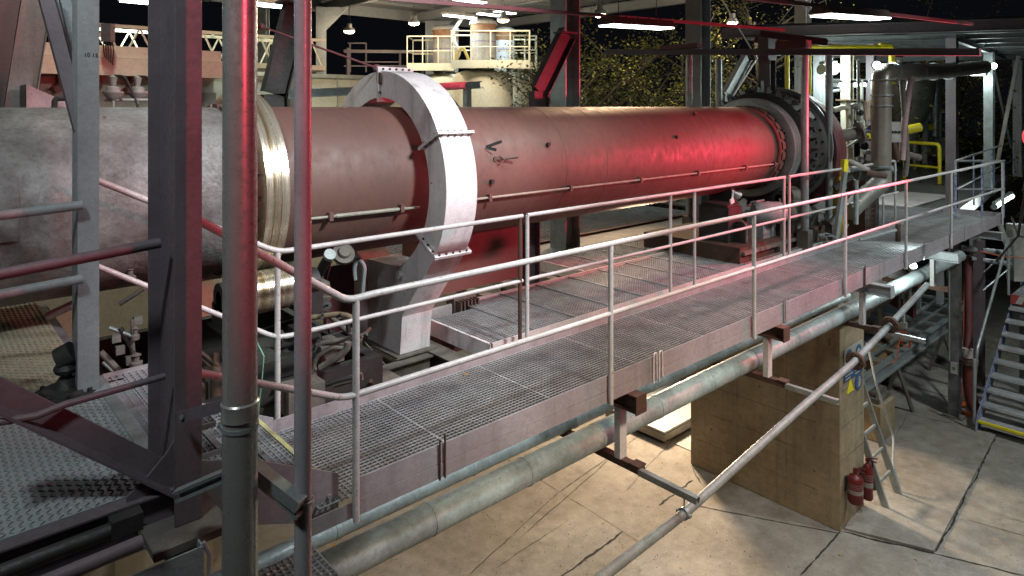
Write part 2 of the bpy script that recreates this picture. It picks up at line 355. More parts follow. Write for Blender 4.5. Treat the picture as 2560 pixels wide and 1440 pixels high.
secs = [('inner railing section nearest the steps, bent down the stair side', 694, 1306, (694,1300), rail_m),
        ('middle inner railing section between the two pairs of touching posts', 1318, 1962, (1318,1676,1736,1960), rail_m),
        ('last inner railing section ending at the grey duct', 1972, 2245, (1973,2208,2238), rail_m)]
for k, (lab, a, b, ps, mt) in enumerate(secs):
    t = thing('guard_railing', 'white pipe handrail, '+lab, 'railing', (inx(a), YI, ZW), 'inner railings of the walkway')
    xa, xb = inx(a), inx(b)
    c = px(216,440,X=.80); c2 = px(216,655,X=.80)
    for nm, z, cc, r in (('top_rail', ZTI, c, .0205), ('mid_rail', ZMI, c2, .018)):
        m = MB()
        if k == 0: pts = [cc, V((xa,YI,z)), V((xb,YI,z))]
        else: pts = [V((xa,YI,z)), V((xb,YI,z))]
        m.tube(rnd(pts, .09), r, 12); part(nm, m, rail_m, t)
    for x in ps:
        X0 = inx(x); m = MB(); m.tube([(X0,YI,ZTI),(X0,YI,ZW-.15)], .0195, 12); part('post', m, rust_m if x in (1300,) else rail_m, t, label='rust brown post' if x == 1300 else None)
# ------------------------------------------------------------------ stairs between walkway and platform
ZP = EYE-1.6
st = thing('step_flight', 'short flight of grating steps with a yellow lowest nosing', 'steps', (1.4, 4.05, ZW))
def tread(m, x0, x1, y0, y1, z):
    grating(m, x0, x1, y0, y1, z, .034, .045, .028, .003, 'X')
    m.box(x0-.003, x0, y0, y1, z-.035, z+.001); m.box(x1, x1+.004, y0, y1, z-.035, z+.002)
for i, (xn, z, mt) in enumerate(((1.75, EYE-2.10, yellow), (1.47, EYE-1.93, galv), (1.21, EYE-1.77, galv))):
    m = MB(); tread(m, xn-.27, xn, 3.6, 4.5, z); t_ = part('tread', m, grate_m, st)
    m = MB(); m.box(xn-.022, xn+.006, 3.6, 4.5, z-.03, z+.004); part('nosing', m, mt if i else mat('worn_yellow', (.55,.52,.16), .6, 0, col2=(.35,.34,.25), nscale=9), t_, label='yellow nosing' if i == 0 else None)
for y0, s in ((3.585, 1), (4.515, -1)):
    m = MB(); m.prism([(1.86,EYE-2.13),(1.86,EYE-2.36),(1.72,EYE-2.36),(1.3,EYE-2.2),(.87,EYE-2.0),(.87,EYE-1.74),(1.1,EYE-1.79),(1.39,EYE-1.89)], lambda p, t: (p[0], t, p[1]), y0-.005, y0+.005)
    for (bx, bz) in ((1.80,-2.24),(1.35,-2.0),(1.0,-1.86)): m.bolt((bx,y0-.005,EYE+bz), (0,-1,0), .013)
    part('stringer', m, chan_m, st)
# lower grating step seen under the bracket
m = MB(); grating(m, 1.28, 1.66, 3.18, 3.5, ZW-.16, .034, .034); m.box(1.27,1.67,3.165,3.173,ZW-.21,ZW-.155); solo('grating_step', m, grate_m, 'small galvanised grating tread tucked under the channel bracket', 'step')
# ------------------------------------------------------------------ platform
pf = thing('platform', 'chequered steel plate platform at the left end of the walkway', 'platform', (0, 4.5, ZP))
m = MB(); m.box(-3, .80, 3.11, 4.60, ZP-.012, ZP); part('floor_plate', m, plate_m, pf)
m = MB(); m.box(-3, .78, 4.62, 6.75, ZP-.012, ZP+.004); part('floor_plate', m, plate_w, pf, label='rust stained floor plate under the kiln, tinted for warm light')
m = MB()
def lozenge(m, x, y, z, a):
    u = V((math.cos(a),math.sin(a),0)); w = V((-u.y,u.x,0)); c = V((x,y,z)); L = .0165; W = .005
    m.add([c-u*L, c-w*W-u*L*.3, c+u*L, c+w*W+u*L*.3, c-w*W+u*L*.3, c+w*W-u*L*.3, c-u*L*.5+V((0,0,.004)), c+u*L*.5+V((0,0,.004))],
          [(0,1,6),(0,6,5),(1,4,7,6),(6,7,3,5),(4,2,7),(2,3,7)])
for i in range(48):
    for j in range(56):
        x = .78-i*.0305; y = 3.125+j*.0262
        if (px(0,0,d=1) and x > -.15) and y < 4.58: lozenge(m, x, y, ZP+.0002, PI/4 if (i+j) % 2 else -PI/4)
part('tread_pattern', m, wear_m, pf, kind='stuff')
m = MB()
for i in range(40):
    for j in range(70):
        x = .76-i*.0305; y = 4.64+j*.0302
        if x > -.4: lozenge(m, x, y, ZP+.0042, PI/4 if (i+j) % 2 else -PI/4)
part('tread_pattern', m, wear_w, pf, kind='stuff')
m = MB(); m.box(.80, .86, 3.4, 4.6, ZP-.05, ZP+.006); part('edge_strip', m, galv, pf)
m = MB(); grating(m, .865, .95, 3.6, 4.5, ZP-.005); grating(m, .865,.95,4.0,4.5,ZP-.004); part('landing_grating', m, grate_m, pf)
m = MB(); m.chan((-3,3.10,ZP-.10),(.86,3.10,ZP-.10), .2, .07, (0,0,1), 1); part('edge_channel', m, steel_d, pf)
m = MB(); m.isec((.80,3.12,ZP-.15),(.80,6.7,ZP-.15), .24, .1, (0,0,1)); part('edge_beam', m, steel_d, pf)
# old grating platform piece beside (behind the column)
m = MB(); grating(m, .87, 1.18, 3.6, 4.62, ZP-.02, .034, .045, .028, .003, 'X'); m.box(.865,1.19,4.62,4.63,ZP-.05,ZP); solo('landing_grate', m, grate_m, 'grating landing panel between chequered plate and the first step', 'grating')
# flanged valve stump on platform
fv = thing('floor_valve', 'dark dusty valve with handwheel on a round floor flange by the grey column', 'valve', px(165,985,Z=ZP))
c = px(165,985,Z=ZP)
m = MB(); m.lathe([(0,.16),(.02,.16),(.02,.12),(.04,.115),(.04,.06),(.09,.04),(.09,.0)], c, (0,0,1), 28); part('flange', m, darkm, fv)
for k in range(8):
    a = k*PI/4; m = MB(); m.bolt(c+V((.138*math.cos(a),.138*math.sin(a),.02)), (0,0,1), .012, .02); part('bolt', m, darkm, fv)
m = MB(); m.cyl(c+V((0,0,.09)), c+V((0,0,.2)), .028, 12); m.lathe([(0,0),(0,.05),(.025,.062),(.05,.05),(.06,.0)], c+V((0,0,.12)), (0,0,1), 16); part('stem', m, darkm, fv)
m = MB(); m.cyl(c+V((-.03,.01,.2)), c+V((.03,-.02,.235)), .062, 18); m.cyl(c+V((.06,0,.18)), c+V((.13,0,.14)), .02, 10); part('handwheel', m, darkm, fv)
# rusty bar and cylinders by the steps
def rustcyl(x, y, lab, h=.28, r=.045):
    t = thing('counterweight', lab, 'counterweight', px(x, y, d=4.9), 'rusty hanging weights'); p = px(x, y, d=4.9)
    m = MB(); m.lathe([(0,0),(0,r),(h,r),(h+.02,r*.7),(h+.03,0)], p, (0,0,1), 18); part('weight', m, rust_m, t)
    m = MB(); m.box(p.x-.02,p.x+.02,p.y-.006,p.y+.006,p.z+h+.02,p.z+h+.12); part('lug', m, rust_m, t)
rustcyl(541, 1018, 'rusty hanging cylinder weight between dark column and round pipe'); rustcyl(506, 1030, 'second rusty weight half hidden behind the dark column', .2, .04)
# ------------------------------------------------------------------ foreground columns, pipes, bracing
fc = thing('steel_column', 'broad dark steel portal column in front with a shadowed recess', 'column', (.93, 3.05, ZP-.1))
x0 = px(470,700,Y=2.97).x
m = MB(); m.isec((x0,3.17,ZP-.12),(x0,3.17,10.5), .42, .105, (0,1,0), .010, .016); part('shaft', m, steel_d, fc, bevel=.002)
m = MB(); m.box(x0-.16,x0+.13,2.84,3.42,ZP-.155,ZP-.122); part('base_plate', m, midm, fc)
m = MB()
m.prism([(0,0),(.0,.20),(-.05,.13),(-.12,.06),(-.20,.0),(-.20,-.10),(-.08,-.16),(0,-.16)], lambda p, t: (x0-.006+p[0], t, ZP+.02+p[1]), 3.06, 3.072); part('gusset', m, steel_d, fc)
# bracing of that column
def brace(name, pts, mb_f, mt, lab, cat='brace', group=None):
    m = MB(); mb_f(m); return solo(name, m, mt, lab, cat, group)
p0 = V((x0-.02,3.08,ZP+.02)); p1 = px(-60,955,Y=3.20)
brace('brace_angle', None, lambda m: (m.bar(p0, p1, .012, .10), m.bar(p0+V((0,-.04,-.05)), p1+V((0,-.04,-.05)), .08, .010)), steel_d, 'dark angle brace sloping up left from the foot of the broad column')
brace('brace_pipe', None, lambda m: m.tube([px(412,940,Y=3.12), px(160,1012,Y=3.12), px(90,1040,Y=3.12), px(-40,1062,Y=3.12)], .014, 10), steel_d, 'thin dark rod from broad column down to the angle brace')
pr = thing('guard_railing', 'dark pipe railing with two bars at far left crossing before the kiln', 'railing', (.5, 3.2, ZP))
m = MB(); m.tube([px(400,607,Y=3.14), px(-60,698,Y=3.14)], .0225, 14); part('rail', m, steel_d, pr)
m = MB(); m.box(x0-.01,x0+.0,3.1,3.18,EYE-.66,EYE-.60); part('rail_lug', m, steel_d, pr)
pl2 = thing('guard_railing', 'grey two bar pipe railing ending at the narrow pale column', 'railing', (.5, 4.3, ZP))
for nm, a, b in (('top_rail', (205,513), (-60,546)), ('mid_rail', (205,697), (-60,748))):
    m = MB(); m.tube([px(*a,Y=4.30), px(*b,Y=4.30)], .026, 14); part(nm, m, steel, pl2)
# column 1
cc = px(222,700,Y=4.34)
c1 = thing('steel_column', 'narrow pale grey steel column with pencilled figures 10 15 beside the platform', 'column', (cc.x, 4.36, ZP))
m = MB(); m.isec((cc.x,4.43,ZP),(cc.x,4.43,10.5), .16, .105, (0,1,0), .008, .013); m.box(cc.x-.052,cc.x-.046,4.36,4.50,ZP,10.5); part('shaft', m, steel, c1, bevel=.002)
m = MB(); m.box(cc.x-.1,cc.x+.1,4.33,4.53,ZP,ZP+.015); part('base_plate', m, steel, c1)
def text(s, loc, size, rot, mt, parent, name='lettering', ext=.0008):
    cu = bpy.data.curves.new(name, 'FONT'); cu.body = s; cu.size = size; cu.extrude = ext; cu.align_x = 'CENTER'; cu.align_y = 'CENTER'
    o = bpy.data.objects.new(name, cu); me = bpy.data.meshes.new_from_object(o); bpy.data.objects.remove(o)
    o = bpy.data.objects.new(name, me); me.materials.append(mt); C.objects.link(o)
    off = V(loc); p = parent
    while p is not None: off = off-p.location; p = p.parent
    o.location = off; o.rotation_euler = rot; o.parent = parent; return o
text('10 15', (cc.x+.012,4.3485,px(232,138,Y=4.34).z), .03, (PI/2,0,0), ink, c1)
# A-frame braces at far left
brace('brace_channel', None, lambda m: m.chan(px(205,325,Y=4.42), px(108,-40,Y=4.62), .07, .05, V((1,0,0)), 1), steel_d, 'pair of crossed channels: dark one passing in front of the kiln behind the pale column')
brace('brace_channel', None, lambda m: m.chan(px(212,215,Y=4.75), px(150,-40,Y=4.85), .085, .05, V((1,0,.2)), -1), steel, 'speckled grey channel leaning left directly behind the pale column')
brace('brace_channel', None, lambda m: (m.chan(px(38,330,Y=8), px(96,-40,Y=8), .24, .1, V((1,0,.2)), -1), ), steel, 'wide grey raking channel leaning right in the top left corner')
m = MB(); q = px(28,300,Y=8.6); m.isec((q.x,8.7,0),(q.x,8.7,10), .24, .2, (1,.0,0)); m.box(q.x-.12,q.x+.12,8.55,8.59,0,10); solo('steel_column', m, steel_d, 'brown grey column at the left edge behind the raking channel', 'column')
# round pipes in front
q = px(600,700,d=2.42); rp = thing('downpipe', 'thick round metal pipe standing upright in front with a clamp ring', 'pipe', (q.x,q.y,0))
def vprof(r, z0, z1): return [(z0,0),(z0,r),(z1,r),(z1,0)]
zj = px(600,1040,d=2.42).z
m = MB(); m.lathe(vprof(.0605,0,zj), (q.x,q.y,0), (0,0,1), 48); part('lower_tube', m, tubepipe, rp)
m = MB(); m.lathe(vprof(.0590,zj-.06,10.5), (q.x,q.y,0), (0,0,1), 48); part('upper_tube', m, tubepipe, rp)
m = MB(); m.lathe([(zj-.008,.0605),(zj-.004,.066),(zj+.03,.0625),(zj+.052,.066),(zj+.058,.0595)], (q.x,q.y,0), (0,0,1), 48); part('socket', m, tubepipe, rp)
m = MB(); m.lathe([(zj-.042,.0605),(zj-.042,.064),(zj-.026,.064),(zj-.026,.0605)], (q.x,q.y,0), (0,0,1), 48); w_ = -RT*.066; m.obox(V((q.x,q.y,zj-.034))+w_, RT*.012, F*.004, V((0,0,.011))); m.bolt(V((q.x,q.y,zj-.034))+w_*1.1, -F, .007, .012); part('clamp', m, galv, rp)
q2 = px(757,700,d=2.52); pp = thing('standing_pipe', 'slim pinkish painted pipe standing upright between thick pipe and kiln tyre', 'pipe', (q2.x,q2.y,0))
m = MB(); m.lathe(vprof(.0315,0,10.5), (q2.x,q2.y,0), (0,0,1), 40); part('tube', m, pinkpole, pp)
zb = px(757,1250,d=2.52).z
m = MB(); m.lathe([(-.006,.033),(-.006,.042),(.006,.042),(.006,.033)], (q2.x,q2.y,zb), V((.1,-.05,1)), 32, closed=True); part('u_bolt', m, galv, pp)
bk = thing('channel_bracket', 'angled slotted channel bracket tying the two upright pipes to the broad column', 'bracket', px(600,1200,d=2.6))
def slot(m, p, q_, w=.042):
    p = V(p); q_ = V(q_); m.chan(p, q_, w, w*.9, V((0,0,1)), 1, .003); a = (q_-p).normalized(); s = a.cross(V((0,0,1)))
    for k in (1,-1): m.obox((p+q_)/2+s*w*.9+V((0,0,k*w*.36)), a*(q_-p).length/2, s*.0015, V((0,0,w*.12)))
m = MB(); slot(m, px(448,1232,d=2.62), px(575,1178,d=2.62)); part('channel', m, galv, bk)
m = MB(); m.bar(px(610,1150,d=2.55), px(752,1262,d=2.47), .05, .045); m.bar(px(612,1172,d=2.55), px(748,1290,d=2.47), .03, .02); part('channel', m, galv, bk)
m = MB(); m.bar(px(445,1045,d=2.7), px(565,1012,d=2.6), .006, .045); part('strap', m, steel_d, bk)
for xx in (455, 488): 
    m = MB(); m.bolt(px(xx, 1045-(xx-445)*.28, d=2.68), -F, .009, .006); part('bolt', m, galv, bk)
# dark pipes bottom left
for i, (a, b, r, mt, lab) in enumerate(((px(330,1305,d=2.45), px(-60,1455,d=2.2), .026, darkm, 'old dusty scaffold tube lying below the platform edge'), (px(355,1355,d=2.35), px(30,1490,d=2.1), .024, steel_d, 'smooth dark tube with a cut end at the bottom left corner'))):
    m = MB(); m.tube([a, b], r, 16); 
    if i == 0: m.obox(a-V((.02,0,-.005)), (a-b).normalized()*.05, V((0,.03,0)), V((0,0,.032)))
    solo('tube', m, mt, lab, 'tube')
tb = thing('sheet_box', 'open topped grey sheet metal box below the broad column foot', 'box', px(470,1500,d=2.6))
p = px(380,1425,d=2.5)
m = MB(); m.prism([(0,0),(.36,0),(.36,.008),(0,.008)], lambda q_, t: V((.50,2.78,0))+V((q_[0],q_[1],t)), EYE-2.4, EYE-1.73); part('front_sheet', m, steel, tb)
m = MB(); m.box(.86,.866,2.78,3.3,EYE-2.4,EYE-1.73); m.tube([(.868,2.79,EYE-1.72),(.89,2.79,EYE-1.78),(.885,2.8,EYE-2.1)], .008, 8); part('side_sheet', m, steel, tb)
m = MB(); m.box(-.3,.88,3.0,3.09,EYE-2.05,EYE-1.98); part('ledge', m, darkm, tb)
# ------------------------------------------------------------------ kiln
YK = 5.94; RK = .70; ZK = EYE-RK
kn = thing('rotary_kiln', 'long rotary kiln drum, grey at left and rust red at right, on polished tyres', 'kiln', (6, YK, ZK-RK))
def kl(prof, n=96): return MB().lathe([(x, r) for x, r in prof], (0, YK, ZK), (1,0,0), n)
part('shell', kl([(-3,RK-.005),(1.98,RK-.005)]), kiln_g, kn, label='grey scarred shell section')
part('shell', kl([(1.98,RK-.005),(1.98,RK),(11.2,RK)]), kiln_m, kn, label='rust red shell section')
for x in (5.55, px(1414,268,Y=YK).x, 8.62):
    part('weld_seam', kl([(x-.006,RK),(x-.004,RK+.0025),(x+.004,RK+.0025),(x+.006,RK)]), kiln_m, kn)
# left details
part('patch_plate', MB().lathe([(0,0),(0,.001)], (0,YK,ZK),(1,0,0),4), kiln_g, kn) if False else None
def arcplate(x0, x1, a0, a1, r0, r1, n=14):
    m = MB(); 
    for i in range(n):
        t0 = a0+(a1-a0)*i/n; t1 = a0+(a1-a0)*(i+1)/n
        vs = [(x, YK-r*math.cos(t), ZK+r*math.sin(t)) for x in (x0, x1) for t in (t0, t1) for r in (r0, r1)]
        m.add(vs, [(1,5,7,3),(0,2,6,4),(0,1,3,2),(4,6,7,5)]+([(0,4,5,1)] if i == 0 else [])+([(2,3,7,6)] if i == n-1 else []))
    return m
part('patch_plate', arcplate(.12, .52, R(-12), R(16), RK-.006, RK+.012), kiln_g, kn, label='rectangular welded patch')
# tyres
def tyre(x0, w, r):
    p = [(x0, RK+.01),(x0,r-.012),(x0+.006,r)]
    for a, b in ((.30,.36),(.62,.66)): p += [(x0+w*a,r),(x0+w*a+.003,r-.006),(x0+w*b-.003,r-.006),(x0+w*b,r)]
    p += [(x0+w-.006,r),(x0+w,r-.012),(x0+w,RK+.01)]
    return kl(p, 128)
t1 = part('riding_tyre', tyre(2.05,.20,.825), tyre_m, kn, label='polished brass coloured tyre ring with oil streaks')
t2 = part('riding_tyre', tyre(10.80,.26,.85), mat('far_tyre', (.36,.38,.37), .42, .55, namt=.3, nscale=3), kn, label='grey tyre ring at the gear end')
for X0, sgn in ((1.93,1),(10.66,1)):
    for k in range(26):
        a = k*2*PI/26; part('shim_plate', arcplate(X0, X0+.14, a, a+2*PI/26*.72, RK, RK+.022, 3), kiln_m, kn)
# heating conduit along the near flank
def onk(x, ang, r=RK+.03): return V((x, YK-r*math.cos(R(ang)), ZK+r*math.sin(R(ang))))
m = MB(); m.tube([onk(2.4,-18), onk(3.55,-19)], .012, 8); m.tube([onk(2.7,-18.2), onk(3.4,-18.8)], .017, 8); part('conduit', m, cream_d, kn)
m = MB(); m.tube([onk(4.0,-18), onk(10.6,-18)], .013, 8); part('conduit', m, mat('dusty_conduit', (.42,.33,.27), .7, 0, namt=.4, nscale=9), kn)
for x in (2.65, 3.35, 4.4, 5.6, 6.9, 8.2, 9.5, 10.4):
    m = MB(); m.obox(onk(x,-18,RK+.03), V((.018,0,0)), V((0,.03,0)), V((0,0,.035))); part('clip', m, kiln_m, kn)
m = MB(); p = px(1238,398,Y=5.26); m.cyl(V((p.x,5.34,p.z)), V((p.x,5.24,p.z)), .03, 12); m.cyl(V((p.x,5.25,p.z)), V((p.x+.22,5.15,p.z+.02)), .017, 10); m.tube([V((p.x+.02,5.22,p.z-.05)),V((p.x+.07,5.2,p.z)),V((p.x+.02,5.22,p.z+.04))],.008,6); part('sample_valve', m, kiln_m, kn)
m = MB(); p = px(1218,368,Y=5.25); m.bar(V((p.x,5.27,p.z)), V((p.x+.12,5.16,p.z+.06)), .006, .03); m.bar(V((p.x,5.27,p.z)), V((p.x+.08,5.2,p.z-.03)), .006, .03); part('lug', m, darkm, kn)
for (x, y) in ((1227,455),(1368,362),(1690,344),(1735,288),(1958,335)):
    ang = None; best = 9
    for a in range(-60, 91):
        pt = px(x, y, Y=YK-RK*math.cos(R(a))); e = abs(pt.z-(ZK+RK*math.sin(R(a))))
        if e < best: best = e; ang = a; X0 = pt.x
    q = onk(X0, ang, RK); n_ = V((0,-math.cos(R(ang)),math.sin(R(ang)))); m = MB(); m.cyl(q-n_*.01, q+n_*.03, .024, 10); m.obox(q+n_*.03, V((.02,0,0)), V((0,.01,0)), V((0,0,.02))); part('stud', m, darkm, kn)
# bolted seal drum, ribs, hood
part('seal_drum', kl([(11.06,RK),(11.10,.90),(11.14,.955),(11.66,.955),(11.70,.99),(11.75,.99),(11.75,RK)]), gear_m, kn)
for k in range(36):
    a = 2*PI*k/36; nn = V((0,-math.cos(a),math.sin(a))); tt = V((0,math.sin(a),math.cos(a))); o_ = V((0,YK,ZK))
    m = MB(); P = [V((11.15,0,0))+o_+nn*.955, V((11.45,0,0))+o_+nn*.955, V((11.15,0,0))+o_+nn*1.07]; th = tt*.012
    m.add([q_+th for q_ in P]+[q_-th for q_ in P], [(0,1,2),(5,4,3),(0,3,4,1),(1,4,5,2),(2,5,3,0)]); part('rib', m, gear_m, kn)
for k in range(30):
    a = 2*PI*(k+.5)/30; nn = V((0,-math.cos(a),math.sin(a)))
    m = MB(); m.cyl(V((11.58,YK,ZK))+nn*.95, V((11.58,YK,ZK))+nn*1.00, .022, 8); m.obox(V((11.36,YK,ZK))+nn*.965, V((.02,0,0)), nn*.02, V((1,0,0)).cross(nn)*.03); part('bolt_lug', m, gear_m, kn)
m = MB(); q = px(1922,195,Y=YK); m.box(11.25,11.37,YK-.02,YK+.02,ZK+.95,ZK+1.16); part('lifting_lug', m, gear_m, kn)
# burner hood
ZH = ZK-.1
hd = thing('burner_hood', 'dark red burner hood closing the far end of the kiln with its burner pipe', 'hood', (12.1, YK, ZK-1.1))
m = MB().lathe([(11.82,RK),(11.82,1.1),(11.86,1.14),(12.05,1.14),(12.3,1.08),(12.3,0)], (0,YK,ZH), (1,0,0), 72); part('hood_shell', m, redp, hd)
m = MB().lathe([(11.78,.95),(11.78,1.05),(11.83,1.05),(11.83,.95)], (0,YK,ZK), (1,0,0), 72); part('rim', m, galv, hd)
m = MB(); bp_ = px(2140,345,Y=5.2); m.cyl((12.1,5.1,ZK+.15),(12.55,4.7,ZK+.25), .11, 24); m.cyl((12.5,4.74,ZK+.24),(12.53,4.71,ZK+.25), .2, 24); part('burner_pipe', m, midm, hd)
m = MB(); m.bar((12.35,5.0,ZK-.1),(12.3,4.9,ZK-.75), .06, .02); m.bar((12.35,5.0,ZK-.1),(12.6,4.75,ZK+.15), .06,.02); part('door_arm', m, steel, hd)
# ------------------------------------------------------------------ white ring frame
rf = thing('ring_frame', 'bulky white painted steel ring stand clasping the kiln', 'kiln stand', (3.72, 5.9, EYE-2.43))
X0, X1 = 3.55, 3.90; RO, RI = 1.12, .855; ZC = EYE-.76
def seg(a0, a1, n=22, ro=RO, ri=RI, x0=X0, x1=X1):
    m = MB(); 
    A = [a0+(a1-a0)*i/n for i in range(n+1)]
    P = [(YK-ro*math.cos(a), ZC+ro*math.sin(a)) for a in A]+[(YK-ri*math.cos(a), ZC+ri*math.sin(a)) for a in reversed(A)]
    N = len(P); vs = [(x0, *p) for p in P]+[(x1, *p) for p in P]; fs = []
    for i in range(n): fs += [(i, i+1, N-2-i, N-1-i), (N+i, N+N-1-i, N+N-2-i, N+i+1)]
    fs += [(i, N+i, N+(i+1)%N, (i+1)%N) for i in range(N)]
    return m.add(vs, fs)
part('ring_segment', seg(R(-30),R(26)), white_p, rf); part('ring_segment', seg(R(27.5),R(89.5)), white_p, rf)
part('ring_segment', seg(R(90.5),R(152)), white_p, rf); part('ring_segment', seg(R(153),R(208)), white_p, rf)
# foot, near and far
zf = EYE-2.43
def foot(sg):
    y = lambda v: YK+(v-YK)*sg
    arc = [(YK-sg*RI*math.cos(R(a)), ZC+RI*math.sin(R(a))) for a in range(-33, -73, -4)]
    a_ = R(-33)
    pol = [(YK-sg*RO*math.cos(a_), ZC+RO*math.sin(a_))]+arc+[(y(6.2) if sg > 0 else y(5.8), EYE-1.58), (y(6.2) if sg > 0 else y(5.8), zf+.02), (y(5.58), zf+.02), (y(5.54), EYE-2.03)]
    m = MB(); m.prism(pol, lambda p, t: (t, p[0], p[1]), X0, X1); return m
fm = foot(1); part('foot', fm, white_p, rf, bevel=.004)
fm = MB(); fm.prism([(7.0,ZC-.55),(6.75,ZC-.62),(6.3,ZC-.84),(6.3,zf+.02),(6.5,zf+.02),(6.6,EYE-2.03)], lambda p, t: (t, p[0], p[1]), X0, X1); part('foot', fm, white_p, rf)
def flange(ang, ext=.05, off=0):
    a = R(ang); nn = V((0,-math.cos(a),math.sin(a))); tt = V((0,math.sin(a),math.cos(a))); c = V(((X0+X1)/2,YK,ZC))
    for k in (-1, 1):
        m = MB(); m.obox(c+nn*((RO+RI)/2+.0)+tt*k*.008, V(((X1-X0)/2+.035,0,0)), nn*((RO-RI)/2+.045), tt*.006)
        fl = part('joint_flange', m, white_p, rf)
        mm = MB()
        for i in range(5): mm.bolt(c+V((-(X1-X0)/2+.02+i*(X1-X0-.04)/4,0,0))+nn*(RO+.024)+tt*k*.014, tt*k, .012, .014)
        for i in range(3): mm.bolt(c+V((-(X1-X0)/2-.018,0,0))+nn*(RI+.05+i*.09)+tt*k*.014, tt*k, .011, .014)
        part('bolt_row', mm, rust_m, fl)
flange(27); flange(-31.5); flange(90); flange(152.5)
m = MB(); m.box(X0-.06,X1+.06,5.53,6.75,zf-.0,zf+.018); part('base_plate', m, midm, rf)
pm = px(1010,715,X=X0); m = MB(); m.obox(pm+V((-.004,0,0)), V((.003,0,0)), V((0,.03,0)), V((0,0,.07))); m.cyl(pm+V((-.03,.06,.1)),pm+V((.0,.06,.1)),.04,12); part('name_plate', m, white_p, rf)
m = MB(); p = px(948,196,X=X0-.02); m.box(p.x-.01,p.x,p.y-.04,p.y+.04,p.z-.04,p.z+.06); part('tag', m, rust_m, rf)
# rod from frame top
rd = thing('tie_rod', 'thin pink tie rod sloping from the ring stand top up to the left', 'rod', px(955,178,X=X0))
m = MB(); a = px(958,176,X=3.6); b = px(652,66,Y=6.1); m.tube([a, b], .0105, 8); part('rod', m, redp, rd)
m = MB(); m.lathe([(-.03,.0),(-.03,.03),(.03,.03),(.03,.0)], a+(b-a)*.06, V((.3,.2,1)), 10); m.tube([a, a+V((.05,0,.0)), a+V((.12,.02,-.03))], .02, 8); part('end_coupling', m, redp, rd)
m = MB(); m.lathe([(-.03,.0),(-.02,.03),(.02,.03),(.03,.0)], b, V((1,.2,0)), 10); part('end_coupling', m, redp, rd)
# ------------------------------------------------------------------ rollers and machinery below
def roller(x, y, z, w, r, lab, mt):
    t = thing('support_roller', lab, 'roller', (x, y, z-r), 'support rollers under the tyres')
    p = [(-w/2,0),(-w/2,r-.01),(-w/2+.008,r),(w/2-.008,r),(w/2,r-.01),(w/2,0)]
    m = MB().lathe(p, (x,y,z), (1,0,0), 64); part('roll', m, mt, t)
    m = MB().cyl((x-w/2-.22,y,z),(x+w/2+.25,y,z), .06, 20); part('shaft', m, midm, t)
    for s in (-1, 1):
        m = MB(); cx_ = x+s*(w/2+.16); m.cyl((cx_-.06,y,z),(cx_+.06,y,z), .12, 20); m.box(cx_-.06,cx_+.06,y-.15,y+.15,z-.22,z-.05); m.box(cx_-.08,cx_+.08,y-.2,y+.2,z-.24,z-.22); part('bearing_block', m, darkm, t)
    return t
roller(2.14, 5.28, ZK-.76, .34, .165, 'polished banded support roller below the brass coloured tyre', tyre_m)
roller(2.14, 6.60, ZK-.76, .34, .165, 'far side support roller hidden behind the near one', tyre_m)
roller(10.93, 5.25, ZK-.79, .3, .16, 'grey support roller under the gear end tyre', midm)
bf = thing('roller_base', 'oily black machinery bed under the left tyre, with added dark pans', 'machine base', (2.1, 5.6, 3.2))
m = MB(); m.box(1.0,2.95,4.9,5.0,3.6,3.92); m.box(1.0,2.95,6.9,7.0,3.6,3.92); m.box(1.0,1.1,5.0,6.9,3.6,3.92); m.box(2.85,2.95,5.0,6.9,3.6,3.92); m.box(1.1,2.85,5.0,6.9,3.55,3.62); part('bed_frame', m, darkm, bf)  # floor pan inside the frame is added to hide lit ground below
m = MB(); m.box(1.9,2.5,5.02,5.6,3.92,4.06); m.box(2.3,2.48,5.05,5.3,4.06,4.22); part('pedestal', m, darkm, bf)
m = MB(); m.box(-1.5,1.0,4.98,7.2,0.0,3.6); part('pedestal_block', m, conc_p, bf)
m = MB(); m.box(2.95,4.15,4.95,7.2,EYE-2.80,EYE-2.76); part('shade_sheet', m, darkm, bf)  # dark sheet added so the space under the kiln reads as black shade
# oily pipework
gp_ = thing('oil_pipework', 'tangle of oily black and dusty pipes and hoses beside the roller', 'pipework', (2.7, 5.1, 2.9))
def pp_(pts, r, mt, dd, parent=gp_, n=10, nm='pipe'):
    P = [px(x, y, d=dd+(k if k else 0)) for (x, y, *kk) in pts for k in [kk[0] if kk else 0]]
    m = MB(); m.tube(rnd(P, .06), r, n); return part(nm, m, mt, parent)
D0 = 5.35
pp_([(650,830,.5),(800,780,.3),(850,790),(870,800),(872,830)], .020, darkm, D0)
pp_([(770,795),(845,785),(875,790),(893,812)], .022, mat('dusty_hose', (.24,.18,.11), .8, namt=.4), D0)
pp_([(790,880),(800,858),(860,850),(905,838)], .020, midm, D0)
pp_([(782,950),(786,895),(830,868),(862,872)], .018, midm, D0-.1)
pp_([(800,920),(850,890),(868,870),(870,855)], .027, midm, D0-.2)
pp_([(690,905),(780,890),(800,880)], .015, midm, D0)
pp_([(640,880,.2),(700,868),(800,840)], .02, darkm, D0)
pp_([(800,770,.3),(870,830,.1),(902,850)], .02, midm, D0+.2)
pp_([(840,800,.3),(905,842)], .014, midm, D0+.2)
pp_([(640,1010),(730,990),(850,950),(905,940)], .018, darkm, D0-.3)
pp_([(835,960),(905,940)], .03, midm, D0-.2)
pp_([(500,1030),(640,1020),(700,985)], .022, darkm, D0-.4)
pp_([(640,930),(700,945),(790,920)], .018, midm, D0-.1)
pp_([(786,930),(788,990),(795,1010)], .02, midm, D0-.2)
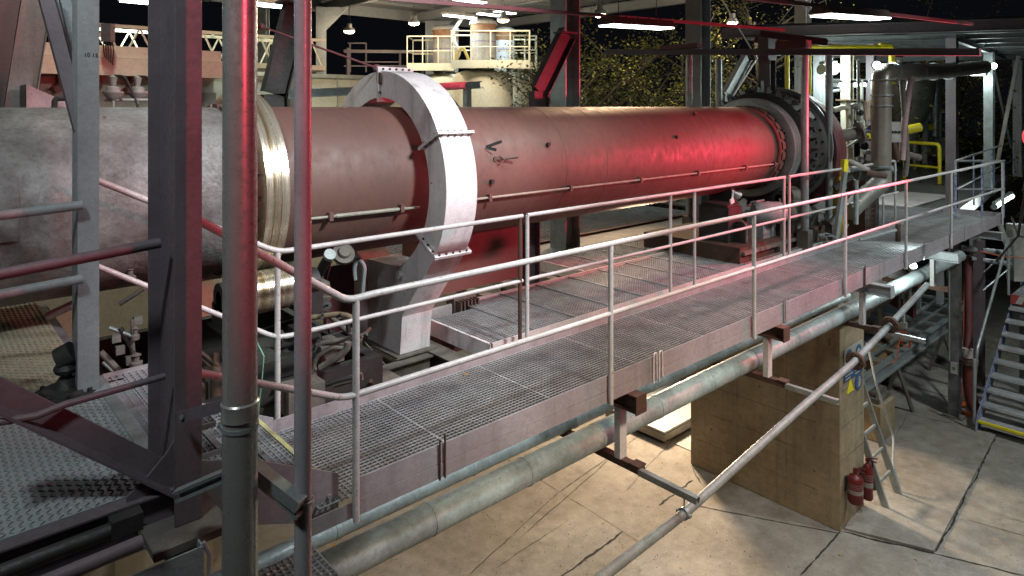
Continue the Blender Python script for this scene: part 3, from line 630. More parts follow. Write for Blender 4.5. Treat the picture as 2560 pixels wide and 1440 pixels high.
for (x, y, r) in ((818,765,.035),(806,790,.03),(850,790,.03),(700,835,.03)):
    c = px(x, y, d=D0); m = MB(); m.lathe([(0,0),(0,r),(.012,r),(.012,.3*r),(.05,.3*r),(.05,0)], c, V((-.3,-.7,.6)), 12); part('valve_wheel', m, darkm, gp_)
for i in range(16):
    a = V((random.uniform(1.9,3.1), random.uniform(4.95,5.6), random.uniform(EYE-2.35,EYE-1.95))); b = a+V((random.uniform(-.5,.5), random.uniform(-.4,.4), random.uniform(-.1,.2))); c_ = (a+b)/2+V((0,0,random.uniform(-.15,.12)))
    m = MB(); m.tube(rnd([a,c_,b],.12), random.choice((.008,.012,.016)), 8); part('hose', m, random.choice((darkm,midm,steel,rust_m)), gp_)
m = MB(); c = px(815,858,d=5.45); m.box(c.x-.10,c.x+.10,c.y-.12,c.y+.12,c.z-.13,c.z+.02); part('junction_box', m, midm, gp_)
m = MB(); c = px(760,960,d=5.0); m.box(c.x-.16,c.x+.12,c.y-.1,c.y+.1,c.z-.18,c.z+.02); part('oil_tray', m, midm, gp_)
sh = thing('drive_shaft', 'short slanted drive shaft with bright capped end and round coupling', 'shaft', px(790,700,d=5.9))
m = MB(); a = px(825,636,d=5.6); b = px(780,715,d=5.95); m.cyl(a, b, .04, 20); part('shaft', m, darkm, sh)
m = MB(); m.cyl(a+(a-b).normalized()*.006, a-(a-b).normalized()*.03, .05, 20); part('cap', m, galv, sh)
m = MB(); c = px(858,635,d=6.0); m.lathe([(-.02,0),(-.02,.10),(.02,.10),(.02,.06),(.05,.05),(.05,0)], c, (a-b), 28); part('coupling', m, midm, sh)
mo = thing('gear_motor', 'dusty gear motor casing behind the slim pinkish pipe', 'motor', px(795,760,d=5.7))
c = px(798,735,d=5.7); m = MB(); m.lathe([(-.1,0),(-.1,.06),(-.05,.1),(.08,.1),(.12,.05),(.12,0)], c, (0,.4,1), 24); m.box(c.x-.08,c.x+.08,c.y-.02,c.y+.08,c.z-.2,c.z-.08); part('casing', m, midm, mo)
pa = thing('machine_guard', 'dark red sheet panel and hooked bracket beside the ring stand', 'guard', px(870,740,d=6.8))
m = MB(); p = px(855,740,d=7.0); m.box(p.x-.2,p.x+.14,p.y,p.y+.02,p.z-.55,p.z+.33); part('panel', m, redp, pa)
m = MB(); m.tube(rnd([px(905,740,d=6.5),px(912,665,d=6.5),px(895,645,d=6.5),px(885,668,d=6.5),px(888,700,d=6.5)], .05), .022, 8); part('hook', m, steel, pa)
m = MB(); p = px(830,690,d=6.6); m.bar(px(800,760,d=6.6), px(830,640,d=6.6), .04, .02); part('strut', m, steel_d, pa)
wi = thing('ground_wire', 'thin green earth wire hanging in front of the oily machinery', 'wire', px(655,960,d=4.6))
m = MB(); m.tube([px(640,850,d=4.7),px(660,890,d=4.6),px(655,950,d=4.6),px(648,1010,d=4.6),px(645,1060,d=4.6)], .0035, 6); part('wire', m, greenc, wi)
lk = thing('linkage', 'dusty lever linkage and rods in the black gap behind the pale column', 'linkage', px(300,900,d=4.8))
for pts, r, mt in (([(252,880),(300,930),(352,965)],.022,midm),([(258,905),(310,955)],.014,galv),([(300,820),(330,870),(345,940)],.018,darkm),([(330,800),(333,880)],.014,midm),([(275,820),(345,845)],.016,galv),([(500,880),(548,915),(545,960)],.014,rust_m),([(502,895),(550,935)],.012,rust_m),([(255,700),(355,662)],.014,cream_d),([(120,790),(185,760)],.03,steel),([(300,760),(362,720)],.016,midm)):
    m = MB(); m.tube([px(x,y,d=4.9) for x,y in pts], r, 10); part('rod', m, mt, lk)
for (x,y,r) in ((338,838,.03),(340,905,.045),(325,690,.04),(262,985,.03)):
    c = px(x,y,d=4.85); m = MB(); m.lathe([(-.03,0),(-.03,r),(.0,r),(.01,r*.5),(.04,r*.5),(.05,r*.8),(.07,0)], c, (0,0,1), 14); part('cap_nut', m, midm, lk)
for (x,y) in ((300,875),(325,900),(290,845),(345,800)):
    c = px(x,y,d=5.2); m = MB(); m.obox(c, V((.03,0,0)), V((0,.02,0)), V((0,.005,.03))); part('clevis', m, midm, lk)
# beams under ring foot
bs = thing('beam_grillage', 'dusty floor beams and plates carrying the foot of the ring stand', 'support frame', (3.7, 5.6, zf-.2))
def gbeam(a, b, z, w, h, mt=midm, nm='beam'):
    m = MB(); m.isec(V((a[0],a[1],z-h/2)), V((b[0],b[1],z-h/2)), h, w, (0,0,1)); part(nm, m, mt, bs)
gbeam((3.2,4.75),(3.2,7.0),zf-.0,.2,.24); gbeam((3.95,4.7),(3.95,7.0),zf-.002,.2,.24); gbeam((3.3,5.5),(3.85,5.5),zf-.02,.12,.2)
gbeam((2.9,5.0),(2.9,6.9),zf-.06,.1,.2,darkm)
m = MB(); m.bar(px(905,880,Z=zf-.05), px(1010,1000,Z=zf-.25), .01, .26); part('chute_plate', m, mat('dirty_plate', (.22,.2,.17), .8, 0, namt=.6, nscale=5), bs)
m = MB(); m.box(3.4,3.75,4.75,5.2,zf-.05,zf-.03); m.box(4.0,4.5,4.75,5.4,zf-.12,zf-.10); part('cover_plate', m, galv, bs)
# red lit beam box beyond the ring
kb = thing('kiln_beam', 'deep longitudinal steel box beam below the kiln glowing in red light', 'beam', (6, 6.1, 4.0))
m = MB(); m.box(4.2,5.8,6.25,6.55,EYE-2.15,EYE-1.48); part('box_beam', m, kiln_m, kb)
m = MB(); m.isec((5.98,6.3,EYE-2.5),(5.98,6.3,EYE-1.4),.2,.16,(1,0,0)); part('post', m, steel_d, kb)
m = MB()
for i in range(6): m.box(4.62+i*.05,4.64+i*.05,6.0,6.1,EYE-2.5,EYE-2.2)
m.box(4.6,4.92,6.1,6.25,EYE-2.5,EYE-2.18); part('finned_block', m, midm, kb)
m = MB(); m.box(4.3,5.6,5.7,6.25,EYE-2.6,EYE-2.5); part('foot_plate', m, redp, kb)
for i, x in enumerate((5.3,5.9,6.5)):
    m = MB(); m.box(x,x+.14,5.0,7.0,EYE-2.42,EYE-2.34); part('joist', m, cream_d, kb)
# ------------------------------------------------------------------ middle deck
zd = ZW
md = thing('grating_deck', 'wide grating deck of narrow panels between walkway and kiln', 'deck', (7, 5.5, zd))
x = 4.12
while x < 11.2:
    m = MB(); grating(m, x+.012, x+.588, 4.90, 6.12 if x > 4.5 else 5.9, zd, .05, .036, t=.004); m.box(x,x+.012,4.88,6.14,zd-.04,zd+.012); part('panel', m, grate_m, md); x += .6
for k in range(4):
    x = 6.9+k*.6; m = MB(); grating(m, x+.012, x+.588, 6.2, 7.3, zd, .05, .036, t=.004); m.box(x,x+.012,6.18,7.32,zd-.04,zd+.012); part('panel', m, grate_m, md)
m = MB(); m.box(6.86,6.89,6.18,7.34,zd-.13,zd+.02); part('edge_angle', m, white_p, md)
m = MB(); m.box(4.10,11.3,4.86,4.885,zd-.12,zd+.02); part('edge_angle', m, rail_m, md)
m = MB(); m.box(4.09,4.12,4.86,6.16,zd-.14,zd+.02); part('edge_angle', m, white_p, md)
m = MB(); m.box(4.10,11.3,6.14,6.17,zd-.12,zd+.02); part('edge_angle', m, rail_m, md)
m = MB(); m.isec((8.6,4.66,zd-.2),(8.6,6.9,zd-.2),.2,.1,(0,0,1)); part('joist', m, rust_m, md)
m = MB(); m.isec((6.0,4.66,zd-.2),(6.0,6.9,zd-.2),.2,.1,(0,0,1)); part('joist', m, rust_m, md)
fd = thing('grating_deck', 'dim grating deck on the far side under the kiln', 'deck', (8, 8, zd))
m = MB(); grating(m, 5.5, 12.3, 8.0, 10.4, zd+.05, .10, .10, t=.006); m.box(5.5,12.3,8.0,10.4,zd-.02,zd-.015); m.box(5.5,12.3,7.36,7.98,zd-.02,zd-.0); m.box(10.2,12.3,6.9,7.34,zd-.02,zd+.0); part('panel', m, grate_m, fd)
m = MB(); m.isec((5.5,7.95,zd-.1),(12.3,7.95,zd-.1), .28, .1, (0,0,1)); part('edge_beam', m, redp, fd)
# ------------------------------------------------------------------ gear end machinery
gm = thing('drive_station', 'rusty drive station bed with motors under the gear end of the kiln', 'machinery', (10.2, 5.2, zd))
m = MB(); m.box(8.9,12.3,5.0,5.12,zd-.25,zd+.20); m.box(8.9,12.3,6.6,6.7,zd-.25,zd+.2); m.box(8.9,9.0,5.12,6.6,zd-.2,zd+.2); m.box(8.9,12.3,5.0,6.7,zd+.2,zd+.23); part('bed', m, rust_m, gm)
m = MB(); m.box(8.95,11.2,4.95,5.0,zd+.12,zd+.17); m.box(8.95,12.2,4.93,4.97,zd-.1,zd-.05); part('flange', m, midm, gm)
for (x0_, yy, zz, r, L, mt) in ((9.75,5.25,.62,.17,.5,steel), (10.55,5.15,.55,.19,.45,midm)):
    m = MB(); m.lathe([(0,0),(0,r*.8),(.06,r),(L*.8,r),(L,r*.8),(L,0)], (x0_,yy,zd+zz), (0.25,-.2,0) if x0_ < 10 else (1,-.3,0), 28)
    for k in range(12):
        a = 2*PI*k/12; m.obox((x0_+L*.4,yy+(r+.0)*math.cos(a)*1.0,zd+zz+r*math.sin(a)), V((L*.25,0,0)), V((0,.012,0)), V((0,0,.012)))
    m.box(x0_+.05,x0_+L-.05,yy-r*.8,yy+r*.8,zd+.23,zd+zz-r*.5); part('motor', m, mt, gm)
for (a0,a1,b0,b1,c0,c1) in ((9.1,9.5,5.3,5.8,.23,.75),(9.25,9.4,5.1,5.3,.23,.5),(11.3,11.7,5.1,5.5,.23,.5),(10.2,10.4,5.05,5.2,.23,.42),(11.0,11.2,5.3,5.7,.23,.8),(9.55,9.7,5.5,5.9,.23,.95)):
    m = MB(); m.box(a0,a1,b0,b1,zd+c0,zd+c1); m.box(a0+.03,a1-.03,b0+.03,b1-.03,zd+c1,zd+c1+.04); part('gearbox', m, darkm, gm)
for pts in ([(8.95,4.95,.0),(9.4,4.93,.02),(11.1,4.92,.02),(11.9,4.8,-.02)], [(9.0,4.95,.3),(9.0,4.95,.55),(9.1,5.1,.6)], [(11.2,5.0,.3),(11.3,4.95,.5),(11.6,4.95,.45),(11.8,5.0,.25)], [(10.1,4.98,.25),(10.1,4.98,.7),(10.3,5.1,.8)], [(10.2,4.98,.25),(10.2,4.98,.6)]):
    m = MB(); m.tube(rnd([V((p[0],p[1],zd+p[2])) for p in pts], .06), .018, 8); part('pipe', m, midm, gm)
for x_ in (9.95, 11.15):
    m = MB(); m.box(x_,x_+.16,4.92,5.05,zd-.35,zd+.12 if x_ < 10 else zd+.2); part('foot', m, midm, gm)
# cable hose loop on bed
m = MB(); cl = px(2070,590,d=10.6); m.tube([cl+V((.12*math.cos(t),.1*math.sin(t),.02*math.sin(2*t))) for t in [k*PI/8 for k in range(20)]], .012, 6); part('hose', m, steel, gm)
# lean ladder / yellow machine between
ym = thing('jacking_unit', 'yellow and grey upright jacking unit between gear end and duct', 'machine', px(2130,600,d=11))
m = MB(); m.box(11.95,12.2,4.85,5.0,zd-.4,zd+1.35); part('upright', m, mat('dirty_yellow', (.40,.28,.02), .6, 0, namt=.5, nscale=5, rust=.4), ym)
m = MB(); a = px(2090,600,d=10.9); b = px(2112,430,d=11.1); m.bar(a, b, .05, .12); part('raking_beam', m, galv, ym)
m = MB(); c = px(2110,420,d=11.2); m.obox(c, V((.08,.0,.0)), V((0,.03,0)), V((.03,0,.14))); part('bracket', m, yellow, ym)
# grey dust box under duct
db = thing('filter_cage', 'rust spotted perforated cage below the duct elbow', 'cage', px(2200,600,d=12.2))
m = MB()
for i in range(9):
    for j in range(12):
        c = V((12.75+i*.065, 4.72, zd-.15+j*.09)); m.box(c.x,c.x+.045,4.72,4.73,c.z,c.z+.02)
    m.box(12.74+i*.065,12.755+i*.065,4.72,4.73,zd-.2,zd+.95)
m.box(12.74,13.3,5.15,5.17,zd-.2,zd+.95); m.box(12.74,12.76,4.73,5.15,zd-.2,zd+.95); part('cage', m, rust_m, db)
m = MB(); m.isec((13.36,4.78,zd-.2),(13.36,4.78,zd+1.3),.1,.1,(1,0,0)); part('post', m, steel, db)
# ------------------------------------------------------------------ the small work lamp on rail
wl = thing('work_lamp', 'small clamp lamp taped to the inner railing under the kiln', 'lamp', px(1838,492,Y=4.62))
c = px(1838,486,Y=4.6)
m = MB(); m.lathe([(0,0),(0,.022),(.05,.03),(.08,.05),(.1,.052),(.09,.0)], c+V((-.04,0,.03)), V((.8,-.3,-.5)), 18); part('shade', m, galv, wl)
m = MB(); m.tube([c+V((-.05,0,.06)), c+V((-.05,.01,-.03)), c+V((-.09,0,-.09))], .012, 8); m.obox(c+V((-.08,0,-.08)), V((.04,0,.01)), V((0,.01,0)), V((-.01,0,.03))); part('clamp', m, white_p, wl)
# ------------------------------------------------------------------ pier
EYE = 5.0; ZW = zd = EYE-2.265; SCL = 1.2   # this group was measured with the eye 5 m up: built, then scaled to the true 6 m
pi_ = thing('concrete_pier', 'massive brown stained concrete pier standing on the yard floor', 'pier', (8.5, 4.3, 0))
m = MB(); m.box(8.15,8.87,3.30,5.33,0,ZW-.30); part('shaft', m, conc_p, pi_, bevel=.012)
m = MB(); m.box(8.25,8.77,3.34,5.2,ZW-.30,ZW-.26); part('bearing_plate', m, rust_m, pi_)
pm_ = mat('pier_seam', (.10,.078,.048), .95, 0, namt=.3)
def seam(f, a0, a1, b, w):
    m = MB(); n = max(3, int(abs(a1-a0)/.12)); P = []; off = 0
    for i in range(n+1):
        off = off*.7+random.uniform(-.004,.004); P.append((a0+(a1-a0)*i/n, b+off, w*random.uniform(.2,1)))
    for (p, q) in zip(P, P[1:]): m.add([f(p[0],p[1]-p[2]), f(q[0],q[1]-q[2]), f(q[0],q[1]+q[2]), f(p[0],p[1]+p[2])], [(0,1,2,3)])
    return m
m = MB()
for b in (.38,.80,1.19,1.62,2.02):
    k = seam(lambda a, c: V((8.148, a, c)), 3.34+random.uniform(0,.5), 5.3-random.uniform(0,.6), b, .004); m.add(k.v, k.f)
    k = seam(lambda a, c: V((a, 3.298, c)), 8.18, 8.84, b+.02, .006); m.add(k.v, k.f)
for b in (3.95,4.62):
    k = seam(lambda a, c: V((8.148, c, a)), .1, 2.4, b, .003); m.add(k.v, k.f)
for (yy, zz) in ((3.6,.6),(4.3,.6),(5.0,.6),(3.6,1.4),(4.3,1.4),(5.0,1.4)): m.cyl((8.15,yy,zz),(8.1475,yy,zz), .013, 10)
part('surface_pattern', m, pm_, pi_, kind='stuff')
# signs
def vsign(name, lab, x0_, x1_, z0_, z1_, mt):
    m = MB(); m.box(x0_, x1_, 3.29, 3.298, z0_, z1_); return solo(name, m, mt, lab, 'sign', 'safety signs on the pier', bevel=0)
sx0 = 8.22; 
zA = px(2125,895,Y=3.29).z; zB = px(2125,985,Y=3.29).z
s1 = vsign('safety_sign', 'white and blue mandatory notice with two round symbols on the pier', 8.25, 8.80, px(2135,905,Y=3.29).z, px(2135,862,Y=3.29).z, signw)
def disc(par, x, z, r, mt=signb, y=3.285): 
    m = MB(); m.cyl((x,3.29,z),(x,y,z), r, 24); return part('symbol', m, mt, par)
zc_ = px(2135,884,Y=3.29).z
for xx in (8.39,8.66): 
    d_ = disc(s1, xx, zc_, .085); disc(d_, xx, zc_-.01, .05, signw, 3.283)
s2 = vsign('safety_sign', 'blue rectangular notice with lines of white text under the round symbols', 8.25, 8.80, px(2135,942,Y=3.29).z, px(2135,906,Y=3.29).z, signb)
for i, w_ in enumerate((.2,.16,.22,.14)):
    z_ = px(2135,912+i*8,Y=3.29).z
    for xx in (8.28, 8.56): 
        m = MB(); m.box(xx, xx+w_, 3.286, 3.29, z_-.008, z_+.004); part('text_line', m, signw, s2)
zt_ = px(2128,950,Y=3.29).z
m = MB(); m.prism([(8.33,zt_-.14),(8.53,zt_-.14),(8.43,zt_+.02)], lambda p,t: (p[0],t,p[1]), 3.289, 3.297); solo('warning_sign', m, yellow, 'small yellow triangle sign low on the pier', 'sign', 'safety signs on the pier')
m = MB(); m.cyl((8.68,3.298,zt_-.08),(8.68,3.289,zt_-.08),.10,28); o = solo('safety_sign', m, signb, 'round blue glove sign beside the yellow triangle on the pier', 'sign', 'safety signs on the pier')
m = MB(); m.obox((8.68,3.286,zt_-.08), V((.025,0,0)), V((0,.002,0)), V((.01,0,.06))); m.obox((8.7,3.286,zt_-.10), V((.03,0,.01)), V((0,.0018,0)), V((0,0,.03))); part('symbol', m, signw, o, loc=None)
# extinguishers
def ext(x, z0, h, r, lab, cone=False):
    t = thing('fire_extinguisher', lab, 'fire extinguisher', (x, 3.29-r-.02, z0), 'extinguishers on the pier'); y = 3.29-r-.02
    m = MB().lathe([(0,0),(0,r*.85),(.02,r),(h*.82,r),(h*.92,r*.8),(h,r*.3),(h+.03,r*.28),(h+.03,0)], (x,y,z0), (0,0,1), 28); part('cylinder', m, redx, t)
    m = MB().lathe([(h*.36,r+.0012),(h*.50,r+.0012)], (x,y,z0), (0,0,1), 28); part('band', m, mat('dull_label', (.28,.24,.22), .5) if 'dull_label' not in MATS else MATS['dull_label'], t)
    for k_ in range(3): m = MB().lathe([(h*(.56+.06*k_),r+.0012),(h*(.575+.06*k_),r+.0012)], (x,y,z0), (0,0,1), 28); part('print_line', m, MATS['dull_label'], t)
    m = MB(); m.box(x-.02,x+.02,y-.02,y+.02,z0+h+.02,z0+h+.06); m.bar((x,y,z0+h+.06),(x-.02,y-.12,z0+h+.10),.018,.01); m.bar((x,y,z0+h+.04),(x,y-.1,z0+h+.04),.018,.01); part('valve_head', m, redx, t)
    m = MB(); m.tube(rnd([(x,y,z0+h+.04),(x+r+.04,y-.02,z0+h),(x+r+.03,y-.02,z0+h*.5),(x+r+.01,y-.02,z0+.1)], .06), .011, 8); 
    if cone: m.lathe([(0,.012),(.16,.04),(.16,0)], (x+r+.02,y-.03,z0+h*.6), (0,0,-1), 12)
    part('hose', m, rubber, t)
    m = MB(); m.box(x-.03,x+.03,3.285-.0,3.297,z0+.1,z0+h*.8); part('bracket', m, darkm, t)
ext(8.30, .34, .34, .085, 'short thick red extinguisher, nearer one on the pier side'); ext(8.74, .20, .44, .06, 'tall slim red extinguisher behind the thick one', True)
# ------------------------------------------------------------------ ladder
ld = thing('ladder', 'grey steel ladder leaning up from the yard beside the pier', 'ladder', (9.27, 3.12, 0))
ft = [V((9.03,3.10,0)), V((9.47,3.10,0))]; tp = [V((9.03,3.92,2.35)), V((9.47,3.92,2.35))]
for a, b in zip(ft, tp):
    m = MB(); m.bar(a, b, .03, .08); part('stile', m, galv, ld)
    m = MB(); m.box(a.x-.05,a.x+.06,a.y-.07,a.y+.06,0,.012); part('foot_plate', m, galv, ld)
for i in range(8):
    t_ = (.3+i*.28)/2.49; a = ft[0].lerp(tp[0], t_); b = ft[1].lerp(tp[1], t_)
    m = MB(); m.bar(a, b, .03, .03, V((0,.3,1))); part('rung', m, galv, ld)
hr = thing('ladder_handrail', 'bent thin pipe handrail rising beside the ladder', 'handrail', (9.6, 3.1, 0))
P = [px(2253,1236,Z=0.0), px(2232,1162,Y=3.22), px(2234,1092,Y=3.36), px(2190,960,Y=3.5), px(2168,858,Y=3.7)]
m = MB(); m.tube(rnd(P, .1), .014, 10); part('rail', m, steel, hr)
m = MB(); m.box(P[0].x-.06,P[0].x+.05,P[0].y-.05,P[0].y+.05,0,.012); part('foot_plate', m, steel, hr)
# ------------------------------------------------------------------ floor scale
sc_ = thing('floor_scale', 'low chequered platform scale on the yard floor behind the pier', 'scale', (9.2, 6.4, 0))
m = MB(); m.box(8.3,10.1,5.87,6.98,.17,.20); part('deck_plate', m, plate_m, sc_)
m = MB()
for i in range(40):
    for j in range(28): lozenge(m, 8.35+i*.044, 5.9+j*.039, .2003, PI/4 if (i+j)%2 else -PI/4)
part('tread_pattern', m, plate_m, sc_, kind='stuff')
m = MB(); m.box(8.29,10.11,5.86,6.99,.06,.165); part('frame', m, mat('scale_frame', (.25,.24,.22), .4, .6), sc_)
for (a, b) in ((8.4,5.95),(8.4,6.9),(10.0,5.95),(10.0,6.9)):
    m = MB(); m.cyl((a,b,0),(a,b,.06),.04,12); part('foot', m, galv, sc_)
m = MB(); m.box(8.45,9.7,5.0,5.8,.004,.012); solo('floor_plate', m, mat('pale_plate', (.5,.52,.5), .5), 'pale flat plate on the yard beside the scale', 'plate')
m = MB(); m.box(8.6,9.0,7.35,7.6,.0,.08); m.tube([(8.5+.1*i,7.3+.08*math.sin(i*2.1),.1+.03*math.sin(i*3)) for i in range(9)],.012,6); solo('cable_heap', m, darkm, 'loose cable heap beyond the scale', 'cable')
# ------------------------------------------------------------------ big pipes under the walkway
EYE = 6.0; ZW = zd = EYE-2.265; SCL = 1.0
def ptube(name, lab, a, b, r, joints, mt=galv_p, hexx=False):
    t = thing(name, lab, 'pipe', a)
    m = MB().lathe([(0,0),(0,r),((b-a).length,r),((b-a).length,0)], a, b-a, 32); part('tube', m, mt, t)
    d = (b-a).normalized()
    for x in joints:
        k = (x-a.x)/d.x; m = MB().lathe([(k-.02,r),(k-.018,r+.004),(k+.018,r+.004),(k+.02,r)], a, d, 32); part('joint_band', m, mt, t)
        for j in (-1, 1):
            m = MB(); c = a+d*(k+j*.12)+V((0,0,-r)); m.bolt(c, (0,0,-1), .008, .01); part('stud', m, mt, t)
    return t
YA, ZA = 3.85, EYE-2.86
ptube('insulated_pipe', 'thickest galvanised clad pipe slung beneath the walkway brackets', V((1.0,YA,ZA)), V((15.0,YA,ZA)), .105, [1.8,2.7,3.6,4.45,5.3,6.2,7.1,8.0,8.9,9.8,10.7,11.6,12.5,13.4])
ptube('insulated_pipe', 'medium galvanised clad pipe directly under the walkway edge', V((1.0,4.27,EYE-2.92)), V((10.8,4.27,EYE-2.92)), .062, [2.2,3.4,4.6,5.8])
tc = thing('thin_pipe', 'thin flanged grey pipe running lowest and clear of the walkway', 'pipe', (4.5, 3.0, EYE-3.2))
PT = [V((2.6,3.0,EYE-3.24)), V((4.5,3.0,EYE-3.17)), px(1998,1024,Y=3.05), px(2130,910,Y=3.06), px(2225,812,Y=3.1), px(2318,712,Y=3.12)]
m = MB(); m.tube(PT, .037, 24); part('tube', m, mat('thin_pipe_paint', (.27,.30,.31), .5, .1, col2=(.14,.14,.14), nscale=4, rust=.25, rscale=9), tc)
for (xx, yy) in ((2138,902),(2225,812)):
    c = px(xx, yy, Y=3.08); dd = (PT[4]-PT[3]).normalized(); m = MB().lathe([(-.024,.037),(-.024,.10),(-.004,.10),(-.004,.037)], c, dd, 28); 
    m.lathe([(.004,.037),(.004,.10),(.024,.10),(.024,.037)], c, dd, 28); fl = part('flange', m, rust_m, tc)
    m = MB()
    for k in range(8):
        a = 2*PI*k/8; w1 = dd.cross(V((0,0,1))).normalized(); w2 = dd.cross(w1); m.cyl(c-dd*.04+(w1*math.cos(a)+w2*math.sin(a))*.078, c+dd*.04+(w1*math.cos(a)+w2*math.sin(a))*.078, .008, 6)
    part('bolt_ring', m, rust_m, fl)
c = V((4.5,3.0,EYE-3.17)); m = MB().lathe([(-.018,.038),(-.018,.047),(.018,.047),(.018,.038)], c, (1,0,0), 28); m.box(4.485,4.515,2.94,2.955,c.z-.012,c.z+.012); m.box(4.485,4.515,3.045,3.065,c.z-.012,c.z+.012); m.tube([(4.5,3.0,c.z+.045),(4.5,3.0,EYE-2.98)],.006,8); part('hanger', m, galv, tc)
# brackets
for i, (x, wh) in enumerate(((4.5,'nearest the steps, with the bright new channel end'),(7.05,'in front of the concrete pier'),(9.7,'above the ladder'),(12.65,'beside the dark lower column'))):
    t = thing('pipe_bracket', 'hanging T bracket '+wh, 'bracket', (x, 3.65, EYE-3.0), 'pipe brackets under the walkway')
    m = MB(); m.box(x-.045,x+.045,3.60,3.66,EYE-2.97,ZW-.265); part('hanger_post', m, rail_m, t)
    m = MB(); m.box(x-.035,x+.035,3.40,4.40,EYE-3.03,EYE-2.97); part('arm', m, rust_m, t)
    m = MB(); m.box(x-.06,x+.06,3.98,4.08,EYE-2.969,EYE-2.93); part('pipe_shoe', m, rust_m, t)
    m = MB(); m.box(x-.05,x+.05,3.40,3.50,EYE-2.969,EYE-2.955); part('clamp_plate', m, rust_m, t)
    if i < 3:
        m = MB(); m.chan((x,2.86,EYE-3.0),(x,3.41,EYE-3.0), .05, .045, (0,0,1), -1, .003); m.box(x-.05,x-.047,2.86,3.41,EYE-3.025,EYE-2.975); part('channel_end', m, galv, t, label='bright galvanised channel end')
# ------------------------------------------------------------------ lower right
EYE = 5.0; ZW = zd = EYE-2.265; SCL = 1.2   # this group was measured with the eye 5 m up: built, then scaled to the true 6 m
def hcol(x, y, z0, z1, h, lab, mt, web=(1,0,0), group=None, base=True):
    t = thing('steel_column', lab, 'column', (x, y, z0), group)
    m = MB(); m.isec((x,y,z0),(x,y,z1), h, h, web, .010, .014); part('shaft', m, mt, t)
    if base: m = MB(); m.box(x-h*.95,x+h*.95,y-h*.95,y+h*.95,z0,z0+.02); part('base_plate', m, midm, t)
    return t
hcol(12.6,3.30,0,2.98,.15,'black flaking column under the walkway with a small switch box',blackp)
sb = thing('switch_box', 'small white switch box strapped to the black flaking column', 'switch', (12.55,3.2,1.2))
m = MB(); q = px(2385,920,X=12.5); m.box(12.49,12.515,3.24,3.33,q.z-.09,q.z+.09); part('case', m, signw, sb); m = MB(); m.box(12.485,12.49,3.265,3.305,q.z-.03,q.z+.02); part('button', m, mat('switch_green',(.05,.2,.1),.5), sb)
m = MB(); m.tube([(12.5,3.35,q.z+.1),(12.5,3.35,2.9)], .012, 8); solo('cable_conduit', m, galv, 'bright conduit rising up the side of the black flaking column', 'conduit')
hcol(14.6,3.5,0,2.98,.15,'grey green column behind the red hose',steel)
hcol(14.0,5.6,0,3.0,.15,'column in the dark under the deck',steel_d)
m = MB(); m.bar((13.9,3.6,.1),(12.9,3.5,2.3), .02, .08); m.bar((13.0,3.45,.1),(14.5,3.5,2.3),.05,.01); solo('cross_brace', m, darkm, 'dark crossing flat braces behind the red hose', 'brace')
# vertical red hose
hz = thing('suction_hose', 'red suction hose with flange hanging beside the black column', 'hose', px(2423,1040,Z=0))
A0 = px(2427,620,d=11.2); 
m = MB(); m.tube([px(2420,640,d=11.2), px(2422,820,d=11.0), px(2418,880,d=10.9)], .055, 18); part('upper_tube', m, redp, hz)
c = px(2419,893,d=10.85); m = MB(); m.cyl(c, c+V((0,0,.14)), .075, 20); part('sleeve', m, mat('pale_sleeve', (.5,.42,.4), .7), hz)
m = MB(); m.cyl(c-V((0,0,.05)), c-V((0,0,.02)), .15, 24); m.cyl(c-V((0,0,.09)), c-V((0,0,.06)), .15, 24); part('flange', m, rust_m, hz)
m = MB(); pts = [px(2421,905,d=10.85),px(2422,960,d=10.85),px(2430,1005,d=10.8),px(2440,1025,d=10.75)]; m.tube(rnd(pts,.15), .085, 20); part('lower_hose', m, mat('red_hose',(.12,.025,.02),.5,namt=.2), hz)
cb = thing('cable_coil', 'orange extension cable coiled on the floor at the stair foot', 'cable', px(2420,1030,Z=0))
c = px(2425,1030,Z=.02); m = MB(); m.tube([c+V(((.2+.03*math.sin(k*1.7))*math.cos(k*.42),(.2+.03*math.cos(k*1.3))*math.sin(k*.42),.01+.0009*k)) for k in range(80)], .010, 6); part('coil', m, orange, cb)
m = MB(); m.tube([c+V((-.1,.1,.02)), px(2406,980,d=11.1), px(2408,880,d=11.2), px(2410,670,d=11.3)], .008, 6); part('cable_rise', m, orange, cb)
cq = thing('cable_coil', 'orange cable coil hanging over the conveyor frame with a white plug', 'cable', px(2260,850,d=11))
c = px(2262,848,d=11); m = MB(); m.tube([c+F*.02*math.sin(k)+(RT*math.cos(k*.4)*.075+V((.02,0,1))*math.sin(k*.4)*.13)+RT*(-.05*math.sin(k*.4)) for k in range(70)], .008, 6); part('coil', m, orange, cq)
m = MB(); m.tube([px(2250,845,d=11),px(2240,900,d=10.7),px(2215,915,d=10.6),px(2190,905,d=10.6)], .008, 6); m.tube([c+V((0,0,.1)),px(2260,818,d=11)],.008,6); part('cable', m, orange, cq)
m = MB(); m.tube([px(2260,810,d=11),px(2260,700,d=11.2)],.016,8); part('cord_sleeve', m, signw, cq); m = MB(); c = px(2260,812,d=11); m.box(c.x-.045,c.x+.045,c.y-.04,c.y+.04,c.z-.05,c.z+.04); part('plug', m, signw, cq)
m = MB(); m.tube([px(2450,628,d=11.2),px(2500,640,d=11),px(2580,648,d=10.6)], .008, 6); solo('loose_cable', m, orange, 'thin red cable sagging across to the upper stair', 'cable')
